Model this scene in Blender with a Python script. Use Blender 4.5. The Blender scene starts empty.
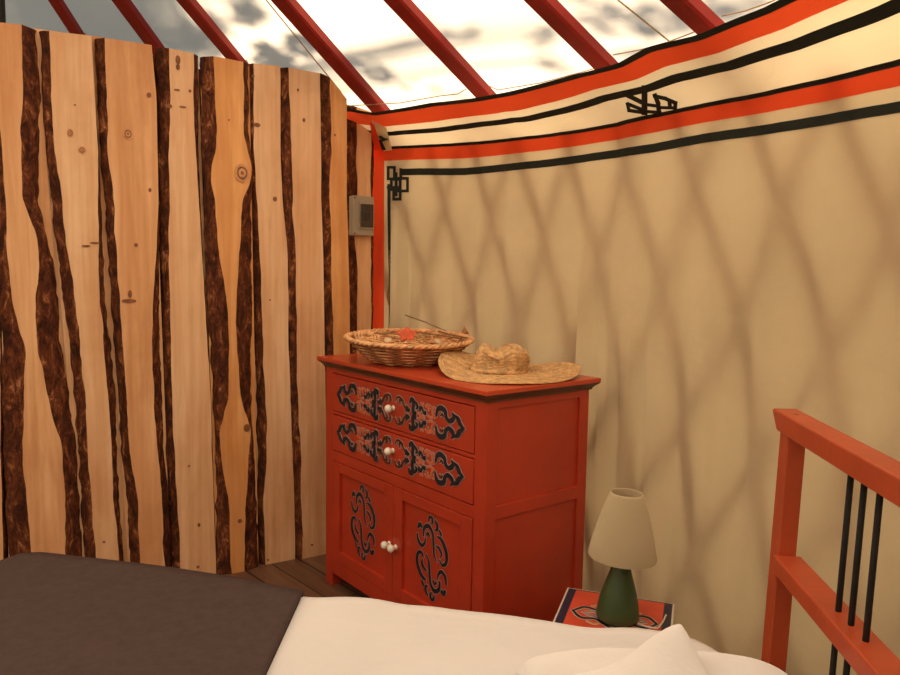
import bpy, bmesh, math, random
import numpy as np
from mathutils import Vector, Matrix

# ------------------------------------------------------------------ camera
F_PX, PITCH, ROLL, EYE = 740.0, 0.091, 0.017, 1.32
Fv = np.array([0, math.cos(PITCH), -math.sin(PITCH)])
Uv = np.array([0, math.sin(PITCH), math.cos(PITCH)])
Rv = np.array([1.0, 0, 0])
R2 = Rv * math.cos(ROLL) + Uv * math.sin(ROLL)
U2 = Uv * math.cos(ROLL) - Rv * math.sin(ROLL)
CAM = np.array([0, 0, EYE])
scene = bpy.context.scene
cd = bpy.data.cameras.new('camera'); cam = bpy.data.objects.new('camera', cd)
scene.collection.objects.link(cam); scene.camera = cam
cd.sensor_width = 36; cd.lens = F_PX / 900 * 36; cd.clip_start = 0.02
cam.matrix_world = Matrix(((R2[0], U2[0], -Fv[0], 0), (R2[1], U2[1], -Fv[1], 0),
                           (R2[2], U2[2], -Fv[2], EYE), (0, 0, 0, 1)))

# ------------------------------------------------------------------ world, sun, exposure
world = bpy.data.worlds.new('sky'); scene.world = world; world.use_nodes = True
bg = world.node_tree.nodes['Background']
bg.inputs[0].default_value = (0.86, 0.95, 0.97, 1); bg.inputs[1].default_value = 0.5
SUN_AZ, SUN_EL = math.radians(76), math.radians(52)
SUN = np.array([math.cos(SUN_EL) * math.cos(SUN_AZ), math.cos(SUN_EL) * math.sin(SUN_AZ), math.sin(SUN_EL)])
sl = bpy.data.lights.new('sun', 'SUN'); so = bpy.data.objects.new('sun', sl)
scene.collection.objects.link(so)
so.rotation_euler = Vector(-SUN).to_track_quat('-Z', 'Y').to_euler(); so.location = (3, 5, 8)
sl.energy = 12.5; sl.angle = math.radians(5.0); sl.color = (1.0, 0.79, 0.56)
scene.view_settings.view_transform = 'Standard'; scene.view_settings.look = 'None'
scene.view_settings.exposure = -0.40; scene.view_settings.gamma = 1
scene.view_settings.use_curve_mapping = False
scene.cycles.max_bounces = 12; scene.cycles.diffuse_bounces = 8; scene.cycles.transmission_bounces = 8
scene.cycles.use_denoising = True; scene.cycles.sample_clamp_indirect = 6

# ------------------------------------------------------------------ helpers
rnd = random.Random(7)
def ray(x, y): return Fv + R2 * (x - 450) / F_PX - U2 * (y - 337.5) / F_PX
def on_z(x, y, z):
    d = ray(x, y); return CAM + d * ((z - EYE) / d[2])
def on_plane(x, y, p, n):
    d = ray(x, y); return CAM + d * (np.dot(np.array(p) - CAM, n) / np.dot(d, n))
def proj(P):
    P = np.asarray(P, float) - CAM; d = P @ Fv
    return np.stack([450 + F_PX * (P @ R2) / d, 337.5 - F_PX * (P @ U2) / d], -1)

def nodes_of(m):
    m.use_nodes = True; nt = m.node_tree; nt.nodes.clear()
    out = nt.nodes.new('ShaderNodeOutputMaterial'); return nt, out
def N(nt, t, **kw):
    n = nt.nodes.new(t)
    for k, v in kw.items():
        if k.startswith('_'): setattr(n, k[1:], v)
        else: n.inputs[k.replace('__', ' ')].default_value = v
    return n
def L(nt, a, b): nt.links.new(a, b)
def c4(c): return (c[0], c[1], c[2], 1)
def ramp(nt, fac, stops):
    r = nt.nodes.new('ShaderNodeValToRGB'); L(nt, fac, r.inputs[0]); e = r.color_ramp.elements
    while len(e) < len(stops): e.new(0.5)
    for k, (p, c) in enumerate(stops): e[k].position = p; e[k].color = c4(c)
    return r
def texco(nt, scale=(1, 1, 1), gen=False):
    tc = nt.nodes.new('ShaderNodeTexCoord'); mp = nt.nodes.new('ShaderNodeMapping')
    mp.inputs['Scale'].default_value = scale
    L(nt, tc.outputs['Generated' if gen else 'Object'], mp.inputs[0]); return mp.outputs[0]

def paint(name, col, rough=0.5, var=0.15, scale=6, bump=0.0, bscale=60, spec=0.5, stretch=(1, 1, 1), coat=0.0):
    m = bpy.data.materials.new(name); nt, out = nodes_of(m)
    p = N(nt, 'ShaderNodeBsdfPrincipled', Roughness=rough); p.inputs['Specular IOR Level'].default_value = spec
    p.inputs['Coat Weight'].default_value = coat
    co = texco(nt, stretch)
    nz = N(nt, 'ShaderNodeTexNoise', Scale=scale, Detail=5.0, Roughness=0.6); L(nt, co, nz.inputs['Vector'])
    lo = tuple(x * (1 - var) for x in col); hi = tuple(min(1, x * (1 + var)) for x in col)
    r = ramp(nt, nz.outputs['Fac'], [(0.3, lo), (0.7, hi)]); L(nt, r.outputs[0], p.inputs['Base Color'])
    if bump:
        n2 = N(nt, 'ShaderNodeTexNoise', Scale=bscale, Detail=3.0); L(nt, co, n2.inputs['Vector'])
        b = N(nt, 'ShaderNodeBump', Strength=bump, Distance=0.01); L(nt, n2.outputs['Fac'], b.inputs['Height'])
        L(nt, b.outputs[0], p.inputs['Normal'])
    L(nt, p.outputs[0], out.inputs[0]); return m

def fabric(name, refl, trans, tfac, wscale=0, bump=0.15, bscale=7, var=0.06):
    """cloth that scatters light back and lets some through"""
    m = bpy.data.materials.new(name); nt, out = nodes_of(m)
    d = N(nt, 'ShaderNodeBsdfDiffuse', Roughness=0.9); t = N(nt, 'ShaderNodeBsdfTranslucent')
    co = texco(nt)
    nz = N(nt, 'ShaderNodeTexNoise', Scale=3.0, Detail=6.0, Roughness=0.6); L(nt, co, nz.inputs['Vector'])
    r1 = ramp(nt, nz.outputs['Fac'], [(0.3, tuple(x * (1 - var) for x in refl)), (0.7, tuple(min(1, x * (1 + var)) for x in refl))])
    r2 = ramp(nt, nz.outputs['Fac'], [(0.3, tuple(x * (1 - var) for x in trans)), (0.7, tuple(min(1, x * (1 + var)) for x in trans))])
    L(nt, r1.outputs[0], d.inputs[0]); L(nt, r2.outputs[0], t.inputs[0])
    if bump:
        n2 = N(nt, 'ShaderNodeTexNoise', Scale=bscale, Detail=6.0, Roughness=0.55, Distortion=0.8); L(nt, co, n2.inputs['Vector'])
        b = N(nt, 'ShaderNodeBump', Strength=bump, Distance=0.03); L(nt, n2.outputs['Fac'], b.inputs['Height'])
        L(nt, b.outputs[0], d.inputs['Normal']); L(nt, b.outputs[0], t.inputs['Normal'])
    mx = N(nt, 'ShaderNodeMixShader'); mx.inputs[0].default_value = tfac
    L(nt, d.outputs[0], mx.inputs[1]); L(nt, t.outputs[0], mx.inputs[2]); L(nt, mx.outputs[0], out.inputs[0]); return m

def plank_mat(name, pale, dark, ring=0.5):
    m = bpy.data.materials.new(name); nt, out = nodes_of(m)
    p = N(nt, 'ShaderNodeBsdfPrincipled', Roughness=0.62); p.inputs['Specular IOR Level'].default_value = 0.25
    oi = nt.nodes.new('ShaderNodeObjectInfo'); tc = nt.nodes.new('ShaderNodeTexCoord')
    ad = nt.nodes.new('ShaderNodeVectorMath'); ad.operation = 'ADD'; L(nt, tc.outputs['Object'], ad.inputs[0])
    ml = nt.nodes.new('ShaderNodeMath'); ml.operation = 'MULTIPLY'; L(nt, oi.outputs['Random'], ml.inputs[0]); ml.inputs[1].default_value = 40
    L(nt, ml.outputs[0], ad.inputs[1])
    mp = nt.nodes.new('ShaderNodeMapping'); mp.inputs['Scale'].default_value = (1, 1, 0.10); L(nt, ad.outputs[0], mp.inputs[0])
    w = N(nt, 'ShaderNodeTexNoise', Scale=9.0, Detail=7.0, Roughness=0.62, Distortion=0.5); L(nt, mp.outputs[0], w.inputs['Vector'])
    mp2 = nt.nodes.new('ShaderNodeMapping'); mp2.inputs['Scale'].default_value = (1, 1, 0.6); L(nt, ad.outputs[0], mp2.inputs[0])
    n2 = N(nt, 'ShaderNodeTexNoise', Scale=4.0, Detail=5.0, Roughness=0.6); L(nt, mp2.outputs[0], n2.inputs['Vector'])
    mp3 = nt.nodes.new('ShaderNodeMapping'); mp3.inputs['Scale'].default_value = (1, 1, 0.03); L(nt, ad.outputs[0], mp3.inputs[0])
    n3 = N(nt, 'ShaderNodeTexNoise', Scale=60.0, Detail=4.0); L(nt, mp3.outputs[0], n3.inputs['Vector'])
    r = ramp(nt, w.outputs['Fac'], [(0.28, dark), (0.5, tuple((a + b) / 2 for a, b in zip(pale, dark))), (0.62, pale)])
    mx = nt.nodes.new('ShaderNodeMixRGB'); mx.blend_type = 'MULTIPLY'; mx.inputs[0].default_value = 0.55
    r2 = ramp(nt, n2.outputs['Fac'], [(0.3, (0.74, 0.6, 0.48)), (0.55, (1, 1, 1))])
    L(nt, r.outputs[0], mx.inputs[1]); L(nt, r2.outputs[0], mx.inputs[2])
    mx2 = nt.nodes.new('ShaderNodeMixRGB'); mx2.blend_type = 'MULTIPLY'; mx2.inputs[0].default_value = 0.35
    r3 = ramp(nt, n3.outputs['Fac'], [(0.35, (0.75, 0.66, 0.55)), (0.6, (1, 1, 1))])
    L(nt, mx.outputs[0], mx2.inputs[1]); L(nt, r3.outputs[0], mx2.inputs[2]); L(nt, mx2.outputs[0], p.inputs['Base Color'])
    b = N(nt, 'ShaderNodeBump', Strength=0.12, Distance=0.01); L(nt, n3.outputs['Fac'], b.inputs['Height']); L(nt, b.outputs[0], p.inputs['Normal'])
    L(nt, p.outputs[0], out.inputs[0]); return m

def bark_mat():
    m = bpy.data.materials.new('bark'); nt, out = nodes_of(m)
    p = N(nt, 'ShaderNodeBsdfPrincipled', Roughness=0.85); p.inputs['Specular IOR Level'].default_value = 0.2
    co = texco(nt, (1, 1, 0.42))
    a = N(nt, 'ShaderNodeTexNoise', Scale=30.0, Detail=9.0, Roughness=0.78, Distortion=0.6); L(nt, co, a.inputs['Vector'])
    r = ramp(nt, a.outputs['Fac'], [(0.34, (0.014, 0.005, 0.003)), (0.47, (0.075, 0.020, 0.008)), (0.57, (0.19, 0.055, 0.020)), (0.66, (0.55, 0.25, 0.11))])
    L(nt, r.outputs[0], p.inputs['Base Color'])
    b = N(nt, 'ShaderNodeBump', Strength=0.8, Distance=0.015); L(nt, a.outputs['Fac'], b.inputs['Height']); L(nt, b.outputs[0], p.inputs['Normal'])
    L(nt, p.outputs[0], out.inputs[0]); return m

def floor_mat():
    m = bpy.data.materials.new('floorboards'); nt, out = nodes_of(m)
    p = N(nt, 'ShaderNodeBsdfPrincipled', Roughness=0.5)
    tc = nt.nodes.new('ShaderNodeTexCoord'); mp = nt.nodes.new('ShaderNodeMapping')
    mp.inputs['Rotation'].default_value = (0, 0, math.radians(48)); L(nt, tc.outputs['Object'], mp.inputs[0])
    br = N(nt, 'ShaderNodeTexBrick', Scale=1.0); br.inputs['Color1'].default_value = (0.13, 0.062, 0.034, 1); br.inputs['Color2'].default_value = (0.19, 0.095, 0.055, 1)
    br.inputs['Mortar'].default_value = (0.015, 0.008, 0.005, 1); br.inputs['Mortar Size'].default_value = 0.004
    br.inputs['Brick Width'].default_value = 2.4; br.inputs['Row Height'].default_value = 0.12; L(nt, mp.outputs[0], br.inputs['Vector'])
    mp2 = nt.nodes.new('ShaderNodeMapping'); mp2.inputs['Scale'].default_value = (1.5, 22, 1); L(nt, mp.outputs[0], mp2.inputs[0])
    nz = N(nt, 'ShaderNodeTexNoise', Scale=2.0, Detail=6.0); L(nt, mp2.outputs[0], nz.inputs['Vector'])
    mx = nt.nodes.new('ShaderNodeMixRGB'); mx.blend_type = 'MULTIPLY'; mx.inputs[0].default_value = 0.7
    r = ramp(nt, nz.outputs['Fac'], [(0.3, (0.5, 0.45, 0.4)), (0.7, (1.1, 1.1, 1.1))])
    L(nt, br.outputs['Color'], mx.inputs[1]); L(nt, r.outputs[0], mx.inputs[2]); L(nt, mx.outputs[0], p.inputs['Base Color'])
    L(nt, p.outputs[0], out.inputs[0]); return m

M = {}
M['canvas'] = fabric('roof_canvas', (0.72, 0.68, 0.60), (0.93, 0.88, 0.80), 0.76, bump=0.1, bscale=5, var=0.04)
M['outer'] = fabric('outer_canvas', (0.60, 0.56, 0.50), (0.50, 0.44, 0.38), 0.5, bump=0)
M['lining'] = fabric('cream_lining', (0.75, 0.64, 0.45), (0.86, 0.71, 0.46), 0.50, bump=0.22, bscale=5)
M['lining_strip'] = fabric('cream_roof_strip', (0.86, 0.76, 0.56), (0.94, 0.80, 0.55), 0.5, bump=0.2, bscale=7)
M['red_cloth'] = fabric('red_cloth', (0.92, 0.13, 0.05), (0.97, 0.16, 0.06), 0.46, bump=0.12, bscale=9)
M['black_cloth'] = paint('black_cloth', (0.010, 0.014, 0.010), 0.9, 0.2, 30)
M['rafter'] = paint('red_rafter_paint', (0.27, 0.016, 0.010), 0.6, 0.2, 5, 0.05, 40, spec=0.25, stretch=(1, 1, 1))
M['wood_pale'] = plank_mat('pale_pine', (0.86, 0.58, 0.36), (0.70, 0.38, 0.19))
M['wood_gold'] = plank_mat('golden_pine', (0.84, 0.46, 0.19), (0.62, 0.26, 0.08))
M['wood_mid'] = plank_mat('honey_pine', (0.84, 0.51, 0.28), (0.62, 0.29, 0.12))
M['bark'] = bark_mat()
M['knot_d'] = paint('knot_dark', (0.22, 0.085, 0.035), 0.7, 0.4, 60)
M['knot_l'] = paint('knot_ring', (0.60, 0.30, 0.13), 0.65, 0.2, 40)
M['floor'] = floor_mat()
M['red'] = paint('dresser_red', (0.43, 0.036, 0.013), 0.42, 0.14, 4, 0.04, 50, coat=0.15)
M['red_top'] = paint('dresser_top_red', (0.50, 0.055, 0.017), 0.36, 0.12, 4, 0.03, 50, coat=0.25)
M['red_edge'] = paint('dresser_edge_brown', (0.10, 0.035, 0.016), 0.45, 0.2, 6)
M['gap'] = paint('gap_shade', (0.03, 0.006, 0.004), 0.8, 0.1, 6)  # near-black colour standing in for shade between the dresser fronts
M['orn_black'] = paint('ornament_black', (0.008, 0.009, 0.018), 0.5, 0.3, 20)
M['orn_brown'] = paint('ornament_brown', (0.075, 0.014, 0.006), 0.5, 0.4, 30)
M['orn_orange'] = paint('ornament_orange', (0.66, 0.12, 0.03), 0.5, 0.25, 30)
M['orn_pale'] = paint('ornament_outline', (0.42, 0.36, 0.34), 0.55, 0.25, 50)
M['orn_dim'] = paint('ornament_dim_outline', (0.34, 0.24, 0.21), 0.55, 0.3, 50)
M['white_knob'] = paint('white_porcelain', (0.85, 0.78, 0.68), 0.15, 0.03, 5, coat=0.6)
M['straw'] = paint('straw', (0.60, 0.36, 0.16), 0.8, 0.4, 45, 0.8, 130)
M['wicker'] = paint('wicker', (0.70, 0.38, 0.18), 0.6, 0.45, 30, 0.3, 120)
M['wicker_d'] = paint('wicker_dark', (0.36, 0.15, 0.06), 0.65, 0.5, 35, 0.3, 120)
M['star'] = paint('starfish_orange', (0.60, 0.10, 0.04), 0.8, 0.3, 60, 0.5, 200)
M['shell'] = paint('shell_white', (0.66, 0.46, 0.30), 0.4, 0.2, 40)
M['twig'] = paint('twig', (0.24, 0.14, 0.06), 0.8, 0.4, 60, 0.4, 200)
M['sheet'] = fabric('white_cotton', (0.68, 0.655, 0.66), (0.5, 0.45, 0.4), 0.03, bump=0.28, bscale=6, var=0.02)
M['pillow'] = fabric('pillow_cotton', (0.70, 0.675, 0.68), (0.5, 0.45, 0.4), 0.03, bump=0.2, bscale=7, var=0.02)
M['blanket'] = paint('grey_blanket', (0.066, 0.045, 0.042), 0.95, 0.10, 40, 0.12, 350, spec=0.1)
M['mattress'] = paint('mattress', (0.8, 0.76, 0.7), 0.9, 0.05, 10)
M['bed_orange'] = paint('bed_orange_paint', (0.39, 0.058, 0.018), 0.45, 0.14, 5, 0.08, 45, coat=0.1)
M['black_rod'] = paint('black_rod', (0.006, 0.005, 0.005), 0.85, 0.2, 10)
M['screw'] = paint('wood_plug', (0.20, 0.05, 0.025), 0.5, 0.2, 10)
M['green'] = paint('green_glaze', (0.035, 0.075, 0.025), 0.45, 0.15, 10, 0.05, 80, coat=0.25)
M['shade'] = fabric('cream_lampshade', (0.62, 0.52, 0.35), (0.62, 0.48, 0.30), 0.3, bump=0.03, bscale=60)
M['grey_plastic'] = paint('grey_plastic', (0.36, 0.30, 0.22), 0.45, 0.05, 10)
M['smoked'] = paint('smoked_cover', (0.035, 0.022, 0.017), 0.12, 0.1, 10, coat=0.5)
M['breaker'] = paint('breaker', (0.045, 0.032, 0.026), 0.4, 0.1, 10)
M['ns_blue'] = paint('navy_border', (0.018, 0.022, 0.05), 0.4, 0.2, 10)
M['ns_red'] = paint('vermilion_field', (0.62, 0.075, 0.035), 0.4, 0.15, 10)
M['ns_white'] = paint('white_line', (0.66, 0.55, 0.47), 0.45, 0.1, 10)
M['ns_gold'] = paint('ochre_line', (0.60, 0.30, 0.09), 0.45, 0.1, 10)
M['cord'] = paint('cord', (0.42, 0.30, 0.17), 0.8, 0.2, 50)
M['slat'] = paint('lattice_wood', (0.34, 0.16, 0.07), 0.7, 0.2, 10)
M['post'] = paint('dark_post', (0.02, 0.018, 0.016), 0.6, 0.2, 10)
M['leaf'] = paint('leaf', (0.04, 0.09, 0.02), 0.6, 0.3, 20)
M['trunk'] = paint('tree_bark', (0.10, 0.07, 0.05), 0.9, 0.3, 10)
M['grass'] = paint('ground_grass', (0.10, 0.13, 0.04), 0.95, 0.3, 3)

def link(o, parent=None):
    scene.collection.objects.link(o)
    if parent is not None: o.parent = parent
    return o
def empty(name, loc=(0, 0, 0), rz=0.0, label=None, cat=None, group=None, kind=None):
    o = bpy.data.objects.new(name, None); o.empty_display_size = 0.05; link(o)
    o.location = loc; o.rotation_euler = (0, 0, rz); tag(o, label, cat, group, kind); return o
def tag(o, label=None, cat=None, group=None, kind=None):
    if label: o['label'] = label
    if cat: o['category'] = cat
    if group: o['group'] = group
    if kind: o['kind'] = kind
    return o

class MB:
    def __init__(s): s.v = []; s.f = []; s.mi = []
    def add(s, vs, fs, mi=0):
        k = len(s.v); s.v += [tuple(map(float, v)) for v in vs]
        s.f += [tuple(i + k for i in f) for f in fs]; s.mi += [mi] * len(fs); return s
    def box(s, x0, x1, y0, y1, z0, z1, mi=0):
        vs = [(x, y, z) for x in (x0, x1) for y in (y0, y1) for z in (z0, z1)]
        return s.add(vs, [(0, 1, 3, 2), (4, 6, 7, 5), (0, 4, 5, 1), (2, 3, 7, 6), (0, 2, 6, 4), (1, 5, 7, 3)], mi)
    def prism(s, poly, a, b, axis=2, mi=0):
        n = len(poly)
        def P(p, h):
            q = [0, 0, 0]; o = [i for i in range(3) if i != axis]; q[o[0]] = p[0]; q[o[1]] = p[1]; q[axis] = h; return q
        vs = [P(p, a) for p in poly] + [P(p, b) for p in poly]
        return s.add(vs, [tuple(range(n))[::-1], tuple(range(n, 2 * n))] + [(i, (i + 1) % n, n + (i + 1) % n, n + i) for i in range(n)], mi)
    def tube(s, pts, r, n=8, mi=0, caps=True, closed=False):
        pts = [Vector(p) for p in pts]; m = len(pts); rr = r if isinstance(r, (list, tuple)) else [r] * m
        vs = []; up = None
        for i, p in enumerate(pts):
            if closed: t = (pts[(i + 1) % m] - pts[i - 1])
            else: t = (pts[min(i + 1, m - 1)] - pts[max(i - 1, 0)])
            t.normalize()
            if up is None:
                up = Vector((0, 0, 1)) if abs(t.z) < .9 else Vector((1, 0, 0))
            a = t.cross(up).normalized(); up = a.cross(t).normalized()
            for k in range(n):
                q = 2 * math.pi * k / n; vs.append(p + (a * math.cos(q) + up * math.sin(q)) * rr[i])
        fs = []
        for i in range(m if closed else m - 1):
            j = (i + 1) % m
            for k in range(n): fs.append((i * n + k, i * n + (k + 1) % n, j * n + (k + 1) % n, j * n + k))
        if caps and not closed: fs += [tuple(range(n))[::-1], tuple(range((m - 1) * n, m * n))]
        return s.add(vs, fs, mi)
    def lathe(s, prof, n=40, mi=0, c=(0, 0, 0), fn=None, close=False):
        vs = []
        for (r, z) in prof:
            for k in range(n):
                q = 2 * math.pi * k / n; x, y, zz = r * math.cos(q), r * math.sin(q), z
                if fn: x, y, zz = fn(x, y, zz, q)
                vs.append((c[0] + x, c[1] + y, c[2] + zz))
        m = len(prof); fs = []
        for i in range(m - 1 if not close else m):
            j = (i + 1) % m
            for k in range(n): fs.append((i * n + k, i * n + (k + 1) % n, j * n + (k + 1) % n, j * n + k))
        return s.add(vs, fs, mi)
    def grid(s, rows, mi=0, flip=False):
        n = len(rows[0]); vs = [p for r in rows for p in r]; fs = []
        for i in range(len(rows) - 1):
            for j in range(n - 1):
                q = (i * n + j, i * n + j + 1, (i + 1) * n + j + 1, (i + 1) * n + j); fs.append(q[::-1] if flip else q)
        return s.add(vs, fs, mi)
    def build(s, name, mats, parent=None, smooth=False, bevel=0, solid=0, recalc=True, sub=0):
        me = bpy.data.meshes.new(name); me.from_pydata(s.v, [], s.f)
        if not isinstance(mats, (list, tuple)): mats = [mats]
        for m in mats: me.materials.append(m)
        me.polygons.foreach_set('material_index', s.mi)
        if recalc:
            bm = bmesh.new(); bm.from_mesh(me); bmesh.ops.recalc_face_normals(bm, faces=bm.faces); bm.to_mesh(me); bm.free()
        if smooth: me.polygons.foreach_set('use_smooth', [True] * len(me.polygons))
        me.update(); o = bpy.data.objects.new(name, me); link(o, parent)
        if bevel:
            b = o.modifiers.new('bevel', 'BEVEL'); b.width = bevel; b.segments = 2; b.limit_method = 'ANGLE'
        if solid:
            b = o.modifiers.new('solid', 'SOLIDIFY'); b.thickness = solid; b.offset = 0
        if sub:
            b = o.modifiers.new('sub', 'SUBSURF'); b.levels = sub; b.render_levels = sub
        return o

def hashn(*a):
    x = math.sin(sum(v * k for v, k in zip(a, (12.9898, 78.233, 37.719)))) * 43758.5453; return x - math.floor(x)
def vnoise(x, y, z=0.0):
    xi, yi = math.floor(x), math.floor(y); fx, fy = x - xi, y - yi
    fx = fx * fx * (3 - 2 * fx); fy = fy * fy * (3 - 2 * fy)
    a = hashn(xi, yi, z); b = hashn(xi + 1, yi, z); c = hashn(xi, yi + 1, z); d = hashn(xi + 1, yi + 1, z)
    return (a * (1 - fx) + b * fx) * (1 - fy) + (c * (1 - fx) + d * fx) * fy * 1.0 - 0.5
def fbm(x, y, z=0.0):
    return vnoise(x, y, z) + .5 * vnoise(2.03 * x, 2.03 * y, z + 3) + .25 * vnoise(4.1 * x, 4.1 * y, z + 7)

# ------------------------------------------------------------------ yurt shell
CX, CY = -1.75, 0.70                       # centre of the round tent
TH = [0, 10, 15, 24, 29, 34, 40, 51, 64, 67, 75]
RR = [3.28, 3.30, 3.30, 3.24, 3.17, 3.115, 3.10, 3.15, 3.27, 3.29, 3.30]
def Rw(t): return float(np.interp(math.degrees(t), TH, RR))
def solve_cyl(x, y, dr):
    """theta, z where the sight line through (x,y) meets the drape set dr inside the wall"""
    d = ray(x, y); lo, hi = 0.5, 6.0
    def g(s):
        X, Y = d[0] * s - CX, d[1] * s - CY; t = math.atan2(Y, X); return math.hypot(X, Y) - (Rw(t) - dr)
    ss = np.linspace(.5, 6, 600); gs = [g(s) for s in ss]
    for i in range(len(ss) - 1):
        if gs[i] < 0 <= gs[i + 1]:
            a, b = ss[i], ss[i + 1]
            for _ in range(30):
                m = (a + b) / 2
                if g(m) < 0: a = m
                else: b = m
            return math.atan2(d[1] * a - CY, d[0] * a - CX), EYE + d[2] * a
def curve(pts, dr):
    q = sorted(solve_cyl(x, y, dr) for x, y in pts); return [a for a, _ in q], [b for _, b in q]
K1 = curve([(388, 171), (418, 170), (464, 170), (495, 167), (527, 163.5), (558, 160), (589, 155.6), (620, 151), (650, 146.5), (700, 136.7), (750, 129.5), (800, 121.7), (850, 112.7), (900, 104), (950, 95)], 0)
K2 = curve([(377, 148), (433, 145.6), (495, 141.6), (558, 134.4), (589, 130), (620, 124.5), (650, 117), (700, 107), (750, 97.7), (800, 87), (850, 76), (900, 63), (950, 48)], 0)
STRIP = 0.27
K4 = curve([(348, 109), (374, 113.6), (433, 104), (474, 99.6), (511, 93), (558, 81), (589, 73), (620, 65), (650, 49), (687, 40), (700, 37), (733, 23), (767, 10), (787, 0), (840, -25), (900, -55)], STRIP)
def zK(K, t): return float(np.interp(t, K[0], K[1]))
def fold(t, z):
    a = math.degrees(t); h = max(0.0, min(1.0, (1.75 - z) / 1.3))
    f = 0.006 * math.sin(a * 1.9 + 1.2 * z) + 0.005 * math.sin(a * 4.3 + 2 * z + 1)
    g = math.exp(-((a - 41.5 - 2.0 * (z - .6)) / 4.5) ** 2)         # gathered cloth beside the dresser
    f += g * h * (0.018 * math.sin(a * 2.9 + 1.5 * z) + 0.012 * math.sin(a * 6.1 - 2.2 * z))
    e = math.exp(-((a - 62.5) / 2.6) ** 2)                          # loose folds in the corner
    f += e * min(1, h * 3) * (0.028 * math.sin(a * 3.1 + 1.1 * z) + 0.01 * math.sin(a * 7 + 3 * z))
    f += 0.02 * fbm(a * .12, z * 1.6, 2)
    return f * min(1.0, 0.25 + h * 1.5)
def surf(t, s, off=0.0):
    """s 0..1 floor to lower band, 1..2 lower band, 2..3 sloping strip to roof"""
    z1, z2, z4 = zK(K1, t), zK(K2, t), zK(K4, t); r = Rw(t)
    if s <= 1: z = s * z1; rr = r - fold(t, z)
    elif s <= 2: z = z1 + (z2 - z1) * (s - 1); rr = r - fold(t, z)
    else:
        u = s - 2; z = z2 + (z4 - z2) * u; a = math.degrees(t)
        rr = r - fold(t, z2) * (1 - u) - STRIP * u
        sag = math.sin(math.pi * u) * (0.012 + 0.01 * fbm(a * .25, 1.0))
        rr += sag; z += -sag * .6
    return (CX + (rr - off) * math.cos(t), CY + (rr - off) * math.sin(t), z - (off * .4 if s > 2 else 0))
T_L = solve_cyl(373, 250, 0)[0]; T_R = math.radians(-4)
def strip_mesh(ta, tb, sa, sb, off, ds=0.05, dt=math.radians(.5)):
    if callable(sa): return strip_var(ta, tb, sa, sb, off, dt)
    nt_ = max(2, int(abs(tb - ta) / dt) + 1); ns = max(2, int((sb - sa) / ds) + 2)
    return [[surf(ta + (tb - ta) * i / (nt_ - 1), sa + (sb - sa) * j / (ns - 1), off) for i in range(nt_)] for j in range(ns)]
def strip_var(ta, tb, sa, sb, off, dt):
    nt_ = int(abs(tb - ta) / dt) + 1; ts = [ta + (tb - ta) * i / (nt_ - 1) for i in range(nt_)]
    return [[surf(t, sa(t) + (sb(t) - sa(t)) * j / 5, off) for t in ts] for j in range(6)]
def by_angle(*v): return lambda t: float(np.interp(math.degrees(t), [18, 25, 30, 37, 45, 60], v))
wall = empty('wall_right', (0, 0, 0), kind='structure')
MB().grid(strip_mesh(T_R, T_L, 0, 2.0, 0, ds=.012)).build('fabric_lining', M['lining'], wall, smooth=True)
MB().grid(strip_mesh(T_R, T_L, 2.0, 3.0, 0, ds=.05)).build('sloping_strip', M['lining_strip'], wall, smooth=True)
cv = T_L - solve_cyl(384, 250, 0)[0]
MB().grid(strip_mesh(T_R, T_L, 1.44, 1.97, .004)).build('red_band', M['red_cloth'], wall, smooth=True)
MB().grid(strip_mesh(T_R, solve_cyl(401, 170, 0)[0], .987, 1.0 + .07, .004, ds=.02)).build('black_line', M['black_cloth'], wall, smooth=True)
MB().grid(strip_mesh(T_R, T_L, 1.93, 2.06, .006)).build('black_line', M['black_cloth'], wall, smooth=True)
MB().grid(strip_mesh(T_R, T_L, by_angle(2.55, 2.52, 2.51, 2.50, 2.45, 2.42), by_angle(2.68, 2.65, 2.64, 2.62, 2.57, 2.54), .005)).build('black_line', M['black_cloth'], wall, smooth=True)
MB().grid(strip_mesh(T_R, T_L + math.radians(.3), by_angle(2.82, 2.79, 2.77, 2.74, 2.70, 2.68), lambda t: 3.0, .004)).build('red_band', M['red_cloth'], wall, smooth=True)
MB().grid(strip_mesh(T_R, T_L + math.radians(.3), 2.96, 3.03, .007)).build('black_line', M['black_cloth'], wall, smooth=True)
# upright red border and thin black line at the corner
MB().grid(strip_mesh(T_L - cv, T_L + .003, .0, 1.9, .006, ds=.02, dt=.004)).build('red_border', M['red_cloth'], wall, smooth=True)
ta, tb = solve_cyl(387.3, 250, 0)[0], solve_cyl(390.6, 250, 0)[0]
MB().grid(strip_mesh(tb, ta, .0, .965, .006, ds=.02, dt=.003)).build('black_border', M['black_cloth'], wall, smooth=True)
# triangular end of the roof strip that runs on over the board partition
flap = [on_z(347.5, 107.5, 2.085), on_z(376, 113.0, 2.09), on_z(378, 124, 2.03), on_z(366, 121.5, 2.045), on_z(356, 116, 2.06)]
MB().add(flap, [(0, 1, 2, 3, 4)]).build('red_band_end', M['red_cloth'], wall, solid=.003)
fl2 = [on_z(347, 106.5, 2.087), on_z(377, 112.2, 2.092), on_z(377, 114.8, 2.08), on_z(347.5, 109, 2.078)]
MB().add([p - np.array([0, .01, 0]) for p in fl2], [(0, 1, 2, 3)]).build('black_line', M['black_cloth'], wall, solid=.003)
def on_drape(x, y, dr, near=.02):
    t, z = solve_cyl(x, y, dr); d = ray(x, y); P = np.array([CX + (Rw(t) - dr) * math.cos(t), CY + (Rw(t) - dr) * math.sin(t), z]); return P - d * near
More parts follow.
